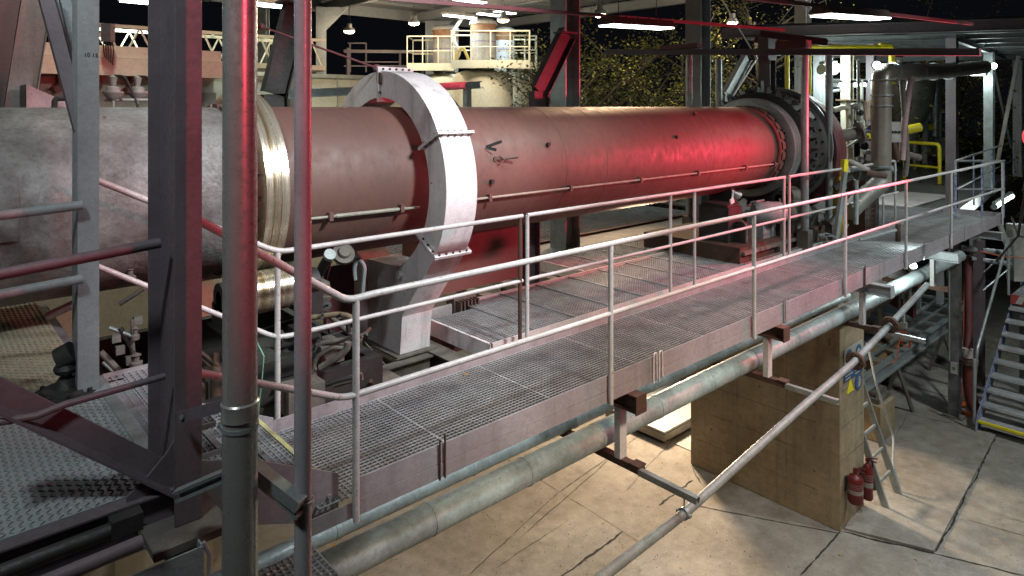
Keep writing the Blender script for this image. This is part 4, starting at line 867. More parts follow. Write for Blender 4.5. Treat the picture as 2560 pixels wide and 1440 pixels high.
# conveyor frame
cf = thing('conveyor_frame', 'long pale steel conveyor frame lying beyond the pier', 'conveyor', (13, 4.6, .6))
m = MB(); m.isec((10.3,3.95,.86),(16.2,4.0,.86), .2, .12, (0,0,1)); part('side_beam', m, galv, cf)
m = MB(); m.isec((10.3,5.5,.86),(16.2,5.5,.86), .2, .12, (0,0,1)); part('side_beam', m, galv, cf)
for i in range(9):
    x = 10.8+i*.66; m = MB(); m.bar((x,4.0,.98),(x,5.5,.98), .07, .05); part('cross_member', m, galv, cf)
m = MB(); m.bar((10.6,4.35,1.06),(15.8,4.4,1.06), .06, .04); m.bar((10.6,4.15,1.02),(15.8,4.2,1.02), .04, .04); part('guide_rail', m, galv, cf)
m = MB(); m.box(11.2,15.9,4.6,5.4,.78,.80); part('pan', m, mat('blue_grey_pan',(.10,.12,.14),.5), cf)
m = MB(); m.bar((13.3,4.1,1.35),(14.9,5.6,1.35), .05,.22); part('red_channel', m, redp, cf)
for x in (11.1, 11.5, 11.9): 
    m = MB(); m.cyl((x,4.55,.98),(x+.1,5.45,.98),.09,16); part('roller', m, mat('ochre_roller',(.42,.26,.13),.5) if 'ochre_roller' not in MATS else MATS['ochre_roller'], cf)
m = MB(); 
for (a,b,c_) in ((10.45,4.3,.3),(10.7,4.5,.2),(10.55,4.75,.35),(10.9,4.35,.15)): m.box(a-.1,a+.1,b-.09,b+.09,1.0,1.0+c_)
m.box(10.3,11.1,4.1,5.3,.95,1.0); part('drive_unit', m, midm, cf)
for x in (12.0,14.4):
    m = MB(); m.bar((x,3.95,.76),(x+.25,3.8,0), .04,.05); m.bar((x,3.95,.76),(x,4.2,0), .04,.05); part('leg', m, midm, cf)
for x in (12.6,13.6,14.6):
    m = MB(); m.box(x,x+.06,4.4,4.46,1.0,1.8); part('upright', m, galv, cf)
fb = thing('footing_block', 'square stepped concrete footing block under the conveyor end', 'block', (11,4.05,0))
m = MB(); m.box(10.72,11.3,3.75,4.3,0,.55); part('block', m, conc_p, fb, bevel=.02); m = MB(); m.box(10.76,11.26,3.8,4.25,.55,.62); m.box(10.82,11.2,3.86,4.2,.62,.70); part('packing', m, midm, fb)
m = MB(); m.lathe([(0,0),(.05,.30),(.15,.36),(1.3,.36),(1.4,.30),(1.45,0)], (12.2,4.7,.42), (1,0,0), 32); solo('drum_tank', m, mat('ochre_drum',(.24,.14,.06),.5,0,namt=.3), 'ochre rounded drum lying below the conveyor frame', 'tank')
# big white duct
wd = thing('white_duct', 'fat white flanged duct running beneath the walkway past the pier', 'duct', (12,4.5,2.0))
ax_ = (.985,.02,.06); o_ = V((10.3,4.5,1.72))
m = MB().lathe([(0,.22),(.5,.30),(1.1,.30),(1.1,.30),(3.6,.30)], o_, ax_, 40); part('duct_shell', m, mat('duct_white',(.50,.47,.43),.5,0,namt=.3,nscale=3,rust=.2), wd)
for k in (.5,1.15,2.2,3.2):
    m = MB().lathe([(k-.02,.30),(k-.02,.37),(k+.02,.37),(k+.02,.30)], o_, ax_, 40); part('flange', m, silo_m, wd)
# stair at right
ss = thing('stair_flight', 'blue stringer steel stair with grating treads and a yellow bottom step', 'stairs', (13, 2.3, 0))
XS, YS0, YS1 = 12.25, 1.75, 2.90; run = .235; rise = .17
for i in range(9):
    z = rise*(i+1); x = XS+run*i
    m = MB(); m.box(x,x+.21,YS0,YS1,z-.006,z-.003)
    for k in range(6): m.box(x+.012+k*.036,x+.018+k*.036,YS0,YS1,z-.025,z)
    for k in range(26): m.box(x,x+.21,YS0+.02+k*.043,YS0+.026+k*.043,z-.012,z+.0008)
    m.box(x-.004,x,YS0,YS1,z-.035,z+.003); t_ = part('tread', m, grate_m, ss)
    if i == 0: m = MB(); m.box(x-.012,x+.03,YS0,YS1,z-.03,z+.006); part('nosing', m, yellow, t_, label='yellow nosing')
for y in (YS1+.004, YS0-.012):
    m = MB(); m.prism([(XS-.10,0),(XS+.12,0),(XS+9*run+.05,rise*9-.22),(XS+9*run+.05,rise*9+.06),(XS+.0,.26),(XS-.10,.12)], lambda p,t: (p[0],t,p[1]), y, y+.008); part('stringer', m, rail_b, ss)
m = MB(); m.box(XS-.14,XS+.16,YS1-.03,YS1+.06,.0,.014); part('foot_plate', m, midm, ss)
zl = rise*10
m = MB(); m.box(XS+9*run,XS+9*run+1.1,YS0-.1,YS1+.02,zl-.12,zl-.004)
part('landing', m, steel_d, ss)
m = MB(); grating(m, XS+9*run, XS+9*run+1.1, YS0-.1, YS1, zl+.02, .05, .05, t=.005); part('landing_grating', m, grate_m, ss)
xs_ = XS+9*run-.006
m = MB(); m.box(xs_-.004,xs_,YS0-.1,YS1+.02,zl-.14,zl+.02); w1 = part('warning_board', m, redw, ss)
for k in range(5):
    m = MB(); y = YS1-.05-k*.22; m.prism([(y,zl-.13),(y-.09,zl-.13),(y-.15,zl+.01),(y-.06,zl+.01)], lambda p,t: (t,p[0],p[1]), xs_-.0065, xs_-.0045); part('stripe', m, signw, w1)
m = MB(); a = V((XS-.05,YS1+.03,.05)); m.tube(rnd([px(2436,1000,Y=2.98), px(2437,955,Y=2.98), V((XS+.2,2.96,1.2)), V((XS+9*run,2.96,zl+.95)), V((XS+9*run+1.0,2.96,zl+.95))], .1), .022, 10); part('handrail', m, galv, ss)
for x_, zz in ((XS+.0,.1),(XS+9*run,zl)):
    m = MB(); m.tube([(x_,2.95,zz),(x_,2.95,zz+1.0)], .022, 10); part('post', m, steel, ss)
m = MB(); m.isec((XS+1.3,YS0+.4,0),(XS+1.3,YS0+.4,1.0),.14,.14,(1,0,0)); m.isec((XS+9*run+.2,YS1-.15,0),(XS+9*run+.2,YS1-.15,zl-.1),.14,.14,(1,0,0)); part('support_leg', m, blackp, ss)
# upper stair beyond the landing
us = thing('stair_flight', 'upper blue stair flight climbing beyond the landing at the right edge', 'stairs', (15.6, 2.5, zl))
for i in range(6):
    x = 15.35+i*.22; z = zl+.02+.18*(i+1); m = MB(); m.box(x,x+.2,1.9,2.95,z-.03,z); t_ = part('tread', m, grate_m, us)
    if i == 0: m = MB(); m.box(x-.01,x+.02,1.9,2.95,z-.03,z+.005); part('nosing', m, yellow, t_)
m = MB(); m.prism([(15.3,zl),(15.5,zl),(16.9,zl+1.05),(16.9,zl+1.3),(15.3,zl+.25)], lambda p,t: (p[0],t,p[1]), 2.955, 2.965); part('stringer', m, rail_b, us)
m = MB(); m.tube([(15.3,3.0,zl+.1),(15.3,3.0,zl+1.0),(16.9,3.0,zl+2.1)], .02, 8); m.tube([(15.3,3.0,zl+.55),(16.9,3.0,zl+1.65)], .02, 8); part('handrail', m, galv, us)
# tripod stand at right edge, black
tr = thing('tripod', 'thin black tripod legs at the right edge above the stair', 'tripod', px(2510,590,d=8.5))
m = MB(); hub = px(2545,590,d=7.5); 
for q_ in ((2490,655),(2530,545),(2600,600)): m.tube([hub, px(*q_, d=7.6)], .010, 6)
m.tube([hub, px(2565,470,d=7.4)], .014, 8); part('legs', m, rubber, tr)
m = MB(); m.cyl(px(2560,480,d=7.4), px(2566,450,d=7.4), .02, 8); part('head', m, rubber, tr)
EYE = 6.0; ZW = zd = EYE-2.265; SCL = 1.0
# tube light under walkway right
def lightobj(kind, loc, power, col, parent=None, size=.2, rot=None, sy=None, spot=None, blend=.5, name='bulb'):
    l = bpy.data.lights.new(name, kind); l.energy = power; l.color = col
    if kind == 'AREA':
        l.shape = 'RECTANGLE'; l.size = size; l.size_y = sy or size
    elif kind == 'SPOT': l.spot_size = spot; l.spot_blend = blend; l.shadow_soft_size = size
    else: l.shadow_soft_size = size
    o = bpy.data.objects.new(name, l); C.objects.link(o); off = V(loc)*SCL
    if parent is not None: off = off-parent.location; o.parent = parent
    o.location = off
    if rot is not None: o.rotation_euler = rot
    return o
def aim(o, tgt, src): o.rotation_euler = (V(tgt)-V(src)).to_track_quat('-Z','Y').to_euler()
WARM = (1,.80,.55); COOL = (.84,1,.97); RED = (1,.05,.10)
def tubelight(a, b, r, lab, pw=0, group='slim tube lights'):
    t = thing('tube_light', lab, 'light', (a+b)/2, group)
    m = MB(); m.tube([a, b], r, 12); part('tube', m, em_cool, t)
    d = (b-a).normalized(); 
    for q_ in (a, b): 
        m = MB(); m.cyl(q_-d*.03, q_+d*.03, r*1.25, 12); part('end_cap', m, galv, t)
    m = MB(); m.bar(a+V((0,0,r*1.6)), b+V((0,0,r*1.6)), r*1.6, r*.7); part('holder', m, steel, t)
    if pw: lightobj('POINT', (a+b)/2-V((0,0,.12)), pw, COOL, t, .3)
tubelight(px(2486,517,d=15.6), px(2529,490,d=16.8), .055, 'bright slanted tube light below the deck edge at right', 50)
tubelight(px(2088,210,d=15), px(2180,210,d=16), .06, 'long horizontal tube light behind the gear end', 90)
tubelight(px(2415,184,d=18.5), px(2462,184,d=18.5), .055, 'short tube light under the right canopy beside the column', 30)
tubelight(px(2055,174,d=14), px(2085,174,d=14.2), .09, 'glaring short tube light between two posts over the gear', 120)
# ------------------------------------------------------------------ deck at right
dk = thing('grating_deck', 'broad right hand deck of dark grating beyond the duct', 'deck', (20, 8, zd))
m = MB(); P = [(13.2,4.66),(16.0,4.3),(27,5.6),(30,16),(14.0,16),(13.2,8)]
m.prism(P, lambda p,t: (p[0],p[1],t), zd-.04, zd-.0); part('deck_plate', m, mat('deck_grey',(.16,.165,.165),.5,.2,namt=.3,nscale=2), dk)
m = MB()
for i in range(60): m.box(13.3+i*.06,13.305+i*.06,4.7,7.0,zd-.002,zd+.02)
for i in range(30): m.box(13.3,16.9,4.7+i*.078,4.708+i*.078,zd,zd+.012)
part('grating', m, grate_m, dk)
m = MB(); m.bar((16.0,4.28,zd-.12),(27,5.58,zd-.12), .02, .3); part('side_plate', m, rail_m, dk)
m = MB(); q = px(2290,470,Z=zd); m.box(16.6,19.6,5.2,6.3,zd+.012,zd+.03); part('cover_plate', m, white_p, dk, label='white rectangular cover plate')
def post_rail(name, lab, pts, h, mt, pmt, posts, r=.02, mid=True):
    t = thing(name, lab, 'railing', pts[0]); up = V((0,0,h))
    m = MB(); m.tube([V(p)+up for p in pts], r, 10); part('top_rail', m, mt, t)
    if mid: m = MB(); m.tube([V(p)+up*.5 for p in pts], r*.8, 8); part('mid_rail', m, mt, t)
    for q_ in posts: m = MB(); m.tube([V(q_), V(q_)+up], r, 8); part('post', m, pmt, t)
    return t
E0 = V((15.9,4.15,zd)); E1 = V((26.6,5.3,zd))
post_rail('guard_railing','white handrail with flaking blue posts along the far deck edge',[E0,E1],1.16,rail_m,rail_b,[E0,E0.lerp(E1,.22),E0.lerp(E1,.5),E1])
post_rail('guard_railing','grey end railing with blue posts closing the walkway at right',[E0,V((16.65,3.5,zd))],1.16,steel,rail_b,[E0.lerp(V((16.65,3.5,zd)),.55),V((16.65,3.5,zd))])
b0 = px(2262,452,Z=zd); b1 = px(2349,462,Z=zd)
yg = thing('barrier_hoop', 'yellow tubular barrier hoop standing on the deck', 'barrier', (b0+b1)/2)
m = MB(); hh = V((0,0,1.18)); m.tube(rnd([b0,b0+hh,b1+hh,b1], .15), .05, 14); part('hoop', m, yellow, yg)
m = MB(); m.tube([b0+hh*.42,b1+hh*.42], .035, 12); part('cross_bar', m, yellow, yg)
for b_ in (b0,b1): m = MB(); m.box(b_.x-.1,b_.x+.1,b_.y-.1,b_.y+.1,zd,zd+.03); part('foot_plate', m, rust_m, yg)
# canopy and columns
H = 1.62
cn = thing('canopy_roof', 'flat steel canopy roof with closely spaced purlins at upper right', 'roof', (19, 5, EYE+H))
A_, B_, C_, D2 = V((13.3,7.9,EYE+H)), V((17.4,1.2,EYE+H)), V((30,2.8,EYE+H)), V((27,10,EYE+H))
m = MB(); m.prism([(p.x,p.y) for p in (A_,B_,C_,D2)], lambda p,t: (p[0],p[1],t), EYE+H+.12, EYE+H+.16); part('roof_sheet', m, darkm, cn)
m = MB(); m.isec(A_, B_, .22, .1, (0,0,1)); part('edge_beam', m, steel_d, cn)
for i in range(1, 9):
    t_ = i/9; a = A_.lerp(D2, t_); b = B_.lerp(C_, t_); m = MB(); m.isec(a+V((0,0,.03)), b+V((0,0,.03)), .12, .07, (0,0,1)); part('purlin', m, galv, cn)
m = MB(); m.isec(px(2390,92,X=17.2), V((26.5,5.5,EYE+H-.0)), .2, .1, (0,0,1)); part('side_beam', m, galv, cn)
m = MB(); m.isec(V((13.6,7.3,EYE+H-.16)), V((15.2,4.9,EYE+H-.55)), .14, .1, (0,0,1)); part('side_beam', m, redp, cn)
for i, (x, yb, Xc, h, mt, lab) in enumerate(((2380,513,17.2,.2,steel_d,'dark canopy column standing at the walkway end'),(2473,470,22.5,.22,galv,'pale lit canopy column behind the blue posts'),(2545,440,27.0,.24,steel,'rightmost canopy column at the picture edge'))):
    q = px(x, yb, X=Xc); t = thing('steel_column', lab, 'column', (q.x,q.y,zd), 'canopy columns')
    m = MB(); m.isec((q.x,q.y,zd),(q.x,q.y,EYE+H-.1), h, h, (1,0,0), .01, .015); part('shaft', m, mt, t)
m = MB(); a = px(2480,170,d=19); m.bar(px(2484,170,d=19.5), px(2528,370,d=21), .06, .02); solo('flat_brace', m, galv, 'pale flat brace leaning right between the canopy columns', 'brace')
m = MB(); m.bar(px(2546,140,d=20), px(2495,400,d=19), .1, .02); solo('flat_brace', m, rail_m, 'white flat brace leaning left across the rear column', 'brace')
# distant yard railing and perforated drum, pallets
post_rail('guard_railing','rusty pale railing behind the perforated drum',[px(2290,355,Z=zd)+V((0,3,0)),V((34,9,zd))],1.2,rail_m,galv,[V((25,10.6,zd)),V((29,9.8,zd)),V((33,9.2,zd))],.04)
pdm = thing('perforated_drum', 'dusty perforated cylinder with rows of round holes lying on the deck', 'drum', px(2440,400,Z=zd))
a = px(2375,364,d=29); b = px(2530,364,d=31.5); dd = (b-a).normalized(); Ld = (b-a).length
m = MB().lathe([(0,0),(0,.41),(Ld,.41),(Ld,0)], a, dd, 36); part('drum_shell', m, mat('drum_brown',(.23,.17,.14),.6,.1,namt=.3), pdm)
u_ = dd.cross(V((0,0,1))).normalized()
w_ = u_.cross(dd)
m = MB()
for i in range(13):
    for j in range(18):
        an = 2*PI*j/18+(i%2)*PI/18; n_ = u_*math.cos(an)+w_*math.sin(an); c = a+dd*(.12+i*.26)+n_*.405; m.cyl(c, c+n_*.012, .06, 10)
part('hole_pattern', m, rubber, pdm, kind='stuff')
m = MB(); m.box(a.x-1.2,a.x-.3,a.y-.1,a.y+.6,zd,zd+.5); solo('grey_cabinet', m, silo_m, 'low grey steel cabinet left of the perforated drum', 'cabinet')
pt = thing('pallet_stack', 'stack of wooden pallets behind the yellow barrier', 'pallets', px(2300,400,Z=zd)+V((1,0,0)))
c = px(2300,405,Z=zd)
for k in range(2):
    m = MB()
    for i in range(5): m.box(c.x-.6,c.x+.6,c.y-.5+i*.22,c.y-.5+i*.22+.14,zd+.13+k*.16,zd+.15+k*.16)
    for i in range(3): m.box(c.x-.6+i*.53,c.x-.46+i*.53,c.y-.5,c.y+.52,zd+.03+k*.16,zd+.13+k*.16)
    part('pallet', m, wood, pt)
# duct
du = thing('exhaust_duct', 'dark metal duct rising from the gear end and turning right along the canopy', 'duct', (12.9, 4.54, zd))
r_ = .165; e0 = px(2203,400,d=12.1); top = V((e0.x,e0.y,EYE+.62)); 
m = MB(); m.tube(rnd([V((e0.x,e0.y,px(2203,420,d=12.1).z)), top, V((e0.x+3.0,e0.y-.02,EYE+.74)), px(2460,168,X=19.5)], .28, 9), r_, 32); part('duct_run', m, duct_m, du)
m = MB(); m.tube(rnd([V((e0.x,e0.y,px(2203,425,d=12.1).z)), px(2205,455,d=12.1), px(2150,500,d=11.9), px(2120,530,d=11.7)], .2, 8), r_*.98, 28); part('inlet_elbow', m, hop_m, du)
for (x_, z_) in ((0,px(2200,200,d=12.1).z),(0,px(2200,238,d=12.1).z),(0,px(2200,264,d=12.1).z),(0,px(2200,415,d=12.1).z)):
    m = MB().lathe([(-.012,r_),(-.012,r_+.03),(.012,r_+.03),(.012,r_)], (e0.x,e0.y,z_), (0,0,1), 32); part('collar', m, galv, du)
for xx in (.5, 1.9, 2.9, 3.9):
    m = MB().lathe([(-.012,r_),(-.012,r_+.02),(.012,r_+.02),(.012,r_)], (e0.x+xx,e0.y,EYE+.62+.04*xx), (1,0,.04), 32); part('collar', m, galv, du)
# hopper
hp = thing('hopper', 'grey conical dust hopper behind the duct', 'hopper', px(2270,330,d=24))
c = px(2272,200,d=24); m = MB().lathe([(-.1,0),(-.1,.80),(.75,.84),(1.4,.74),(2.4,.28),(2.6,.28)], c+V((0,0,.45)), (0,0,-1), 40); part('cone', m, hop_m, hp)
m = MB(); m.tube(rnd([c+V((.0,0,.3)), c+V((0,0,.75)), c+V((.5,-.1,.8))],.2), .12, 16); part('inlet', m, galv, hp)
for k in (1,-1):
    m = MB(); q_ = c+RT*.9*k+F*.5; m.isec(V((q_.x,q_.y,zd)), V((q_.x,q_.y,c.z+.3)), .14, .14, (1,0,0)); part('leg', m, steel, hp)
st2 = thing('silencer', 'grey cylindrical silencer on a slotted frame behind the hopper', 'silencer', px(2338,330,d=25))
c = px(2338,240,d=25); m = MB(); m.cyl(c-V((0,0,.45)), c+V((0,0,.5)), .21, 24); m.cyl(c-V((0,0,1.5)), c-V((0,0,.45)), .13, 16); m.cyl(c+V((0,0,.5)), c+V((0,0,1.2)), .1, 16); part('body', m, galv, st2)
for k in (1,-1):
    m = MB(); q_ = c+RT*.2*k; m.box(q_.x-.03,q_.x+.03,q_.y-.03,q_.y+.03,zd,c.z+.4); part('frame_post', m, galv, st2)
wc = px(2293,300,d=24.5); wc_ = thing('warning_post', 'pale channel post with a yellow triangle warning sign', 'post', V((wc.x,wc.y,zd)))
m = MB(); m.chan(V((wc.x,wc.y,zd)), V((wc.x,wc.y,px(2293,228,d=24.5).z)), .22, .1, (1,.0,0), 1); part('post', m, galv, wc_)
zq = px(2293,247,d=24.4).z; b_ = V((wc.x,wc.y,zq))-F*.15; rr = RT
m = MB(); 
P3 = [b_-rr*.12+V((0,0,-.09)), b_+rr*.12+V((0,0,-.09)), b_+V((0,0,.12))]; m.add([p_-F*.004 for p_ in P3]+[p_+F*.004 for p_ in P3], [(0,1,2),(5,4,3),(0,3,4,1),(1,4,5,2),(2,5,3,0)]); part('warning_sign', m, yellow, wc_)
# valves, blue motors, yellow pipes near burner
vt = thing('burner_valves', 'cluster of white and blue valves with gauges beside the burner hood', 'valves', px(2120,380,d=13.3))
for pts, r, mt in (([(2120,250),(2122,330),(2128,420)],.05,cream),([(2146,150),(2146,330)],.03,signw),([(2085,275),(2110,268),(2125,272)],.05,cream),([(2128,268),(2140,262),(2146,275),(2146,300)],.06,silo_m),
                   ([(2130,325),(2200,330),(2220,345)],.05,bluem),([(2150,345),(2200,342)],.07,bluem),([(2155,330),(2180,310),(2185,320)],.02,redp),([(2132,350),(2175,330),(2186,335),(2190,352)],.03,galv),
                   ([(2155,380),(2200,380)],.05,silo_m),([(2135,400),(2190,410)],.06,midm),([(2240,380),(2300,395)],.07,midm)):
    m = MB(); m.tube(rnd([px(x,y,d=13.4) for x,y in pts],.08), r, 12); part('pipe', m, mt, vt)
for (x,y,r,mt) in ((2150,282,.06,darkm),(2138,322,.07,bluem),(2176,318,.05,darkm),(2170,340,.06,yellow),(2185,340,.05,yellow),(2160,365,.08,rubber),(2195,365,.06,rubber),(2150,400,.07,silo_m)):
    c = px(x,y,d=13.2); m = MB(); m.lathe([(-.03,0),(-.03,r),(.03,r),(.03,r*.4),(.07,r*.35),(.07,0)], c, -F, 18); part('valve', m, mt, vt)
m = MB(); c = px(2236,330,d=12.6); m.obox(c, RT*.11, F*.03, V((0,0,.19))); cbx = thing('control_box', 'grey control box with three round gauges right of the duct', 'control box', c); part('case', m, silo_m, cbx)
for k in (-1,0,1):
    m = MB(); q_ = c+RT*.07*k-F*.03; m.lathe([(0,0),(0,.026),(.02,.026),(.02,.018),(.005,.0)], q_, -F, 16); part('gauge', m, darkm, cbx)
for (pts, r, mt, lab) in (([(2250,150),(2258,240),(2268,400),(2262,440)],.05,midm,'grey ribbed hose curving down right of the duct'),
                          ([(2278,190),(2262,290),(2255,400)],.06,mat('pink_hose',(.45,.30,.30),.5),'pale pink corrugated hose sloping down beside the hopper'),
                          ([(2225,325),(2245,400)],.06,rust_m,'short rusty tube leaning behind the duct')):
    m = MB(); m.tube(rnd([px(x,y,d=12.8) for x,y in pts],.3,8), r, 14); solo('hose', m, mt, lab, 'hose')
for (pts, r, lab) in (([(1968,225),(1968,122),(2010,118),(2230,118)],.045,'yellow gas pipe dropping to the top of the gear drum'),([(2200,115),(2230,115),(2231,210)],.06,'yellow gas pipe coming down behind the duct elbow'),([(2025,120),(2025,235)],.03,'slim yellow gas pipe between two grey posts'),([(2264,326),(2300,318)],.09,'fat yellow capped pipe stub by the pale channel post')):
    m = MB(); m.tube(rnd([px(x,y,d=13.6) for x,y in pts],.12,6), r, 14); solo('gas_pipe', m, yellow, lab, 'pipe', 'yellow gas pipes')
def cluster(name, lab, cat, items, d0):
    t = thing(name, lab, cat, px(items[0][0][0][0], items[0][0][0][1], d=d0))
    for pts, r, mt, *nm in items:
        m = MB(); P = [px(p[0], p[1], d=d0+(p[2] if len(p) > 2 else 0)) for p in pts]
        if nm and nm[0] == 'post': m.isec(P[0], P[1], r*2, r*2, (1,0,0)); part('post', m, mt, t)
        elif nm and nm[0] == 'box': m.obox((P[0]+P[1])/2, RT*abs((P[1]-P[0]).dot(RT))/2, F*.12, V((0,0,abs(P[1].z-P[0].z)/2))); part('housing', m, mt, t)
        else: m.tube(rnd(P, .1), r, 10); part('pipe', m, mt, t)
    return t
cluster('pipe_gantry', 'pale steel frame with vertical posts and pipes behind the burner hood', 'frame',
  [([(2048,470),(2048,130)],.09,steel,'post'),([(2118,430),(2118,120)],.10,cream,'post'),([(2178,430),(2178,110)],.08,steel_d,'post'),([(2155,200),(2155,420)],.035,signw),([(2080,204),(2185,204)],.03,darkm),([(2090,420),(2240,425)],.05,steel),
   ([(2095,248),(2150,252)],.05,wood,'box'),([(2168,250),(2196,300)],.05,wood,'box'),([(2066,300),(2066,230),(2100,225)],.035,galv),([(2190,215),(2190,330),(2215,335)],.04,steel),([(2140,290),(2160,300),(2160,350)],.03,cream)], 14.6)
cluster('pump_skid', 'cluttered pump skid with valves beyond the yellow barrier', 'machine',
  [([(2262,392),(2345,402)],.3,rust_m,'box'),([(2265,345),(2300,350),(2330,345)],.12,midm),([(2300,318),(2330,318)],.13,yellow),([(2312,330),(2312,390)],.1,steel,'post'),([(2250,360),(2290,372)],.16,silo_m),([(2335,345),(2372,392)],.2,silo_m,'box'),
   ([(2270,300),(2345,300)],.06,galv),([(2280,340),(2280,310)],.05,redp),([(2355,350),(2390,352)],.12,midm),([(2322,300),(2322,345)],.05,bluem)], 25)
cluster('gear_side_pipes', 'oily pipes valves and cables packed beside the seal drum and hood', 'pipework',
  [([(1990,600),(2060,585),(2085,640)],.02,steel),([(2030,640),(2100,600),(2120,560)],.018,steel),([(2090,520),(2140,470),(2150,430)],.03,darkm),([(2085,470),(2130,440)],.05,darkm),([(2075,560),(2110,520)],.05,midm),
   ([(2140,560),(2140,450)],.04,galv),([(2165,430),(2215,440)],.05,rust_m),([(2120,400),(2170,425)],.04,silo_m),([(1995,640),(2130,660)],.03,midm),([(2060,610),(2072,655)],.03,galv,'box'),([(2098,640),(2112,675)],.03,silo_m,'box'),([(2150,600),(2240,575)],.03,steel),([(2150,640),(2240,612)],.03,steel),([(2245,560),(2245,640)],.04,rust_m)], 11.3)
cluster('deck_trestle', 'tangle of grey beams rods and panels below the right end of the deck', 'frame',
  [([(2330,612),(2580,640)],.06,steel),([(2330,632),(2580,668)],.05,steel),([(2448,600),(2448,1000)],.09,steel_d,'post'),([(2350,590),(2350,760)],.06,steel,'post'),([(2500,560),(2545,700)],.05,signw),([(2440,700),(2520,620)],.02,galv),([(2440,740),(2560,640)],.02,galv),([(2525,560),(2560,700)],.06,signw,'box'),
   ([(2300,700),(2345,640)],.05,midm),([(2230,640),(2290,700)],.03,darkm),([(2270,620),(2275,760)],.04,silo_m),([(2380,620),(2385,790)],.03,darkm)], 14.5)
# ------------------------------------------------------------------ overhead beam and posts
cb_ = thing('overhead_beam', 'long slim steel beam crossing high over the kiln on round posts', 'beam', (10.55, 5.7, EYE+.9))
m = MB(); m.isec((10.55,8.92,EYE+1.117),(10.55,2.48,EYE+.725), .10, .10, (0,0,1), .008, .010); part('beam', m, steel_d, cb_)
m = MB(); m.obox((10.55,2.475,EYE+.725), V((.05,0,0)), V((0,.004,0)), V((0,0,.05))); part('end_plate', m, steel_d, cb_)
m = MB(); m.box(10.45,10.65,4.75,5.25,EYE+.93,EYE+1.05); part('saddle', m, redp, cb_)
m = MB(); m.box(10.45,10.65,6.7,7.5,EYE+1.06,EYE+1.14); part('saddle', m, redp, cb_)
for (x, dpx, yb, lab) in ((1723,12.1,620,'round post on the far side of the kiln left of the gear'),(2012,10.75,600,'round post in front of the tyre holding the overhead beam'),(2073,11.6,560,'round post in front of the seal drum'),(1797,12.6,300,'shorter round post beside the dark knee brace')):
    q = px(x, 300, d=dpx); m = MB(); m.cyl((q.x,q.y,zd-.0),(q.x,q.y,EYE+(.93 if x != 1797 else .9)), .060 if x != 1723 else .056, 20); t = thing('round_post', lab, 'post', (q.x,q.y,zd), 'round steel posts round the gear end'); part('tube', m, galv, t)
    m = MB(); m.box(q.x-.09,q.x+.09,q.y-.09,q.y+.09,zd-.35,zd+.3); part('socket', m, midm, t)
# stub beams near it
m = MB(); a = px(1895,78,d=12); m.isec(px(1900,84,d=12), px(2070,106,d=11.2), .12, .14, (0,0,1)); solo('runway_beam', m, redp, 'short rust red beam pointing right above the gear drum', 'beam')
m = MB(); q = px(1918,110,d=12.2); m.box(q.x-.15,q.x+.15,q.y-.1,q.y+.1,q.z-.3,q.z+.16); m.isec(V((q.x,q.y,zd)),V((q.x,q.y,q.z-.3)),.22,.22,(1,0,0)); solo('steel_column', m, steel_d, 'square headed grey column directly behind the gear drum', 'column')
# ------------------------------------------------------------------ portal frames, knee braces
ZR = EYE+3.7
for i, (xc, yc, h, mt, lab) in enumerate(((px(1413,150,Y=7.5).x,7.5,.34,galv,'tall wide portal column rising behind the middle of the kiln'),(px(1745,150,Y=7.6).x,7.6,.36,steel,'tall portal column behind the kiln left of the gear'),(px(2007,60,Y=7.9).x,7.9,.30,steel,'portal column behind the overhead beam at right'),
                       (px(803,100,d=25).x,px(803,100,d=25).y,.3,steel,'distant hall column left of the hanging lamps'),(px(1075,100,d=29).x,px(1075,100,d=29).y,.36,steel,'distant hall column left of the white silos'),(px(658,100,d=19).x,px(658,100,d=19).y,.26,galv,'distant pale column seen between the two upright pipes'))):
    t = thing('steel_column', lab, 'column', (xc,yc,0), 'hall portal columns')
    zb_ = zd-.02 if i < 2 else 0; m = MB(); m.isec((xc,yc,zb_),(xc,yc,ZR), h, h, (1,0,0) if i < 3 else (F.x,F.y,0), .014, .018); part('shaft', m, mt, t)
    if i >= 3: m = MB(); m.prism([(0,0),(0,-.9),(.9,0)], lambda p,t: V((xc,yc,ZR))+RT*(p[0]+.1)+V((0,0,p[1]))+F*t, -.1, .1); part('haunch', m, mt, t)
for i, (a, b, c, dd_, lab) in enumerate(((px(1348,330,Y=7.0),px(1348,228,Y=7.0),px(1418,84,Y=7.0),.30,'dark red cranked knee brace left of the wide portal column'),(px(690,330,Y=7.0),px(685,235,Y=7.0),px(742,10,Y=7.0),.26,'dark cranked knee brace beside the brass coloured tyre'),(px(1812,330,Y=7.6),px(1815,240,Y=7.6),px(1868,142,Y=7.6),.26,'steel knee brace at the left of the gear drum'))):
    m = MB(); m.isec(a, b, dd_, .12, (1,0,0)); m.isec(b, c, dd_, .12, (1,0,0)); m.box(c.x-.2,c.x+.12,6.9,7.1,c.z-.01,c.z+.02)
    t = thing('knee_brace', lab, 'brace', (a.x,7.0,a.z), 'knee braces behind the kiln'); part('cranked_beam', m, brace_m if i == 0 else (darkm if i == 1 else steel), t)
# tie bars
def tie(a, b, w, lab, mt=rail_m): m = MB(); m.bar(a, b, w, w*.3); solo('tie_bar', m, mt, lab, 'bar')
tie(px(1800,-10,d=14), px(1880,125,d=14), .05, 'thin pale bar crossing below the roof right of the second portal column'); tie(px(1890,150,d=14), px(1810,275,d=14.5), .06, 'bright diagonal bar behind the knee brace'); tie(px(1880,125,d=14), px(1945,240,d=14.5), .05, 'pale bar continuing down to the gear drum')
tie(px(1990,5,d=15), px(1935,75,d=15), .05, 'thin bar rising to the right hand portal column')
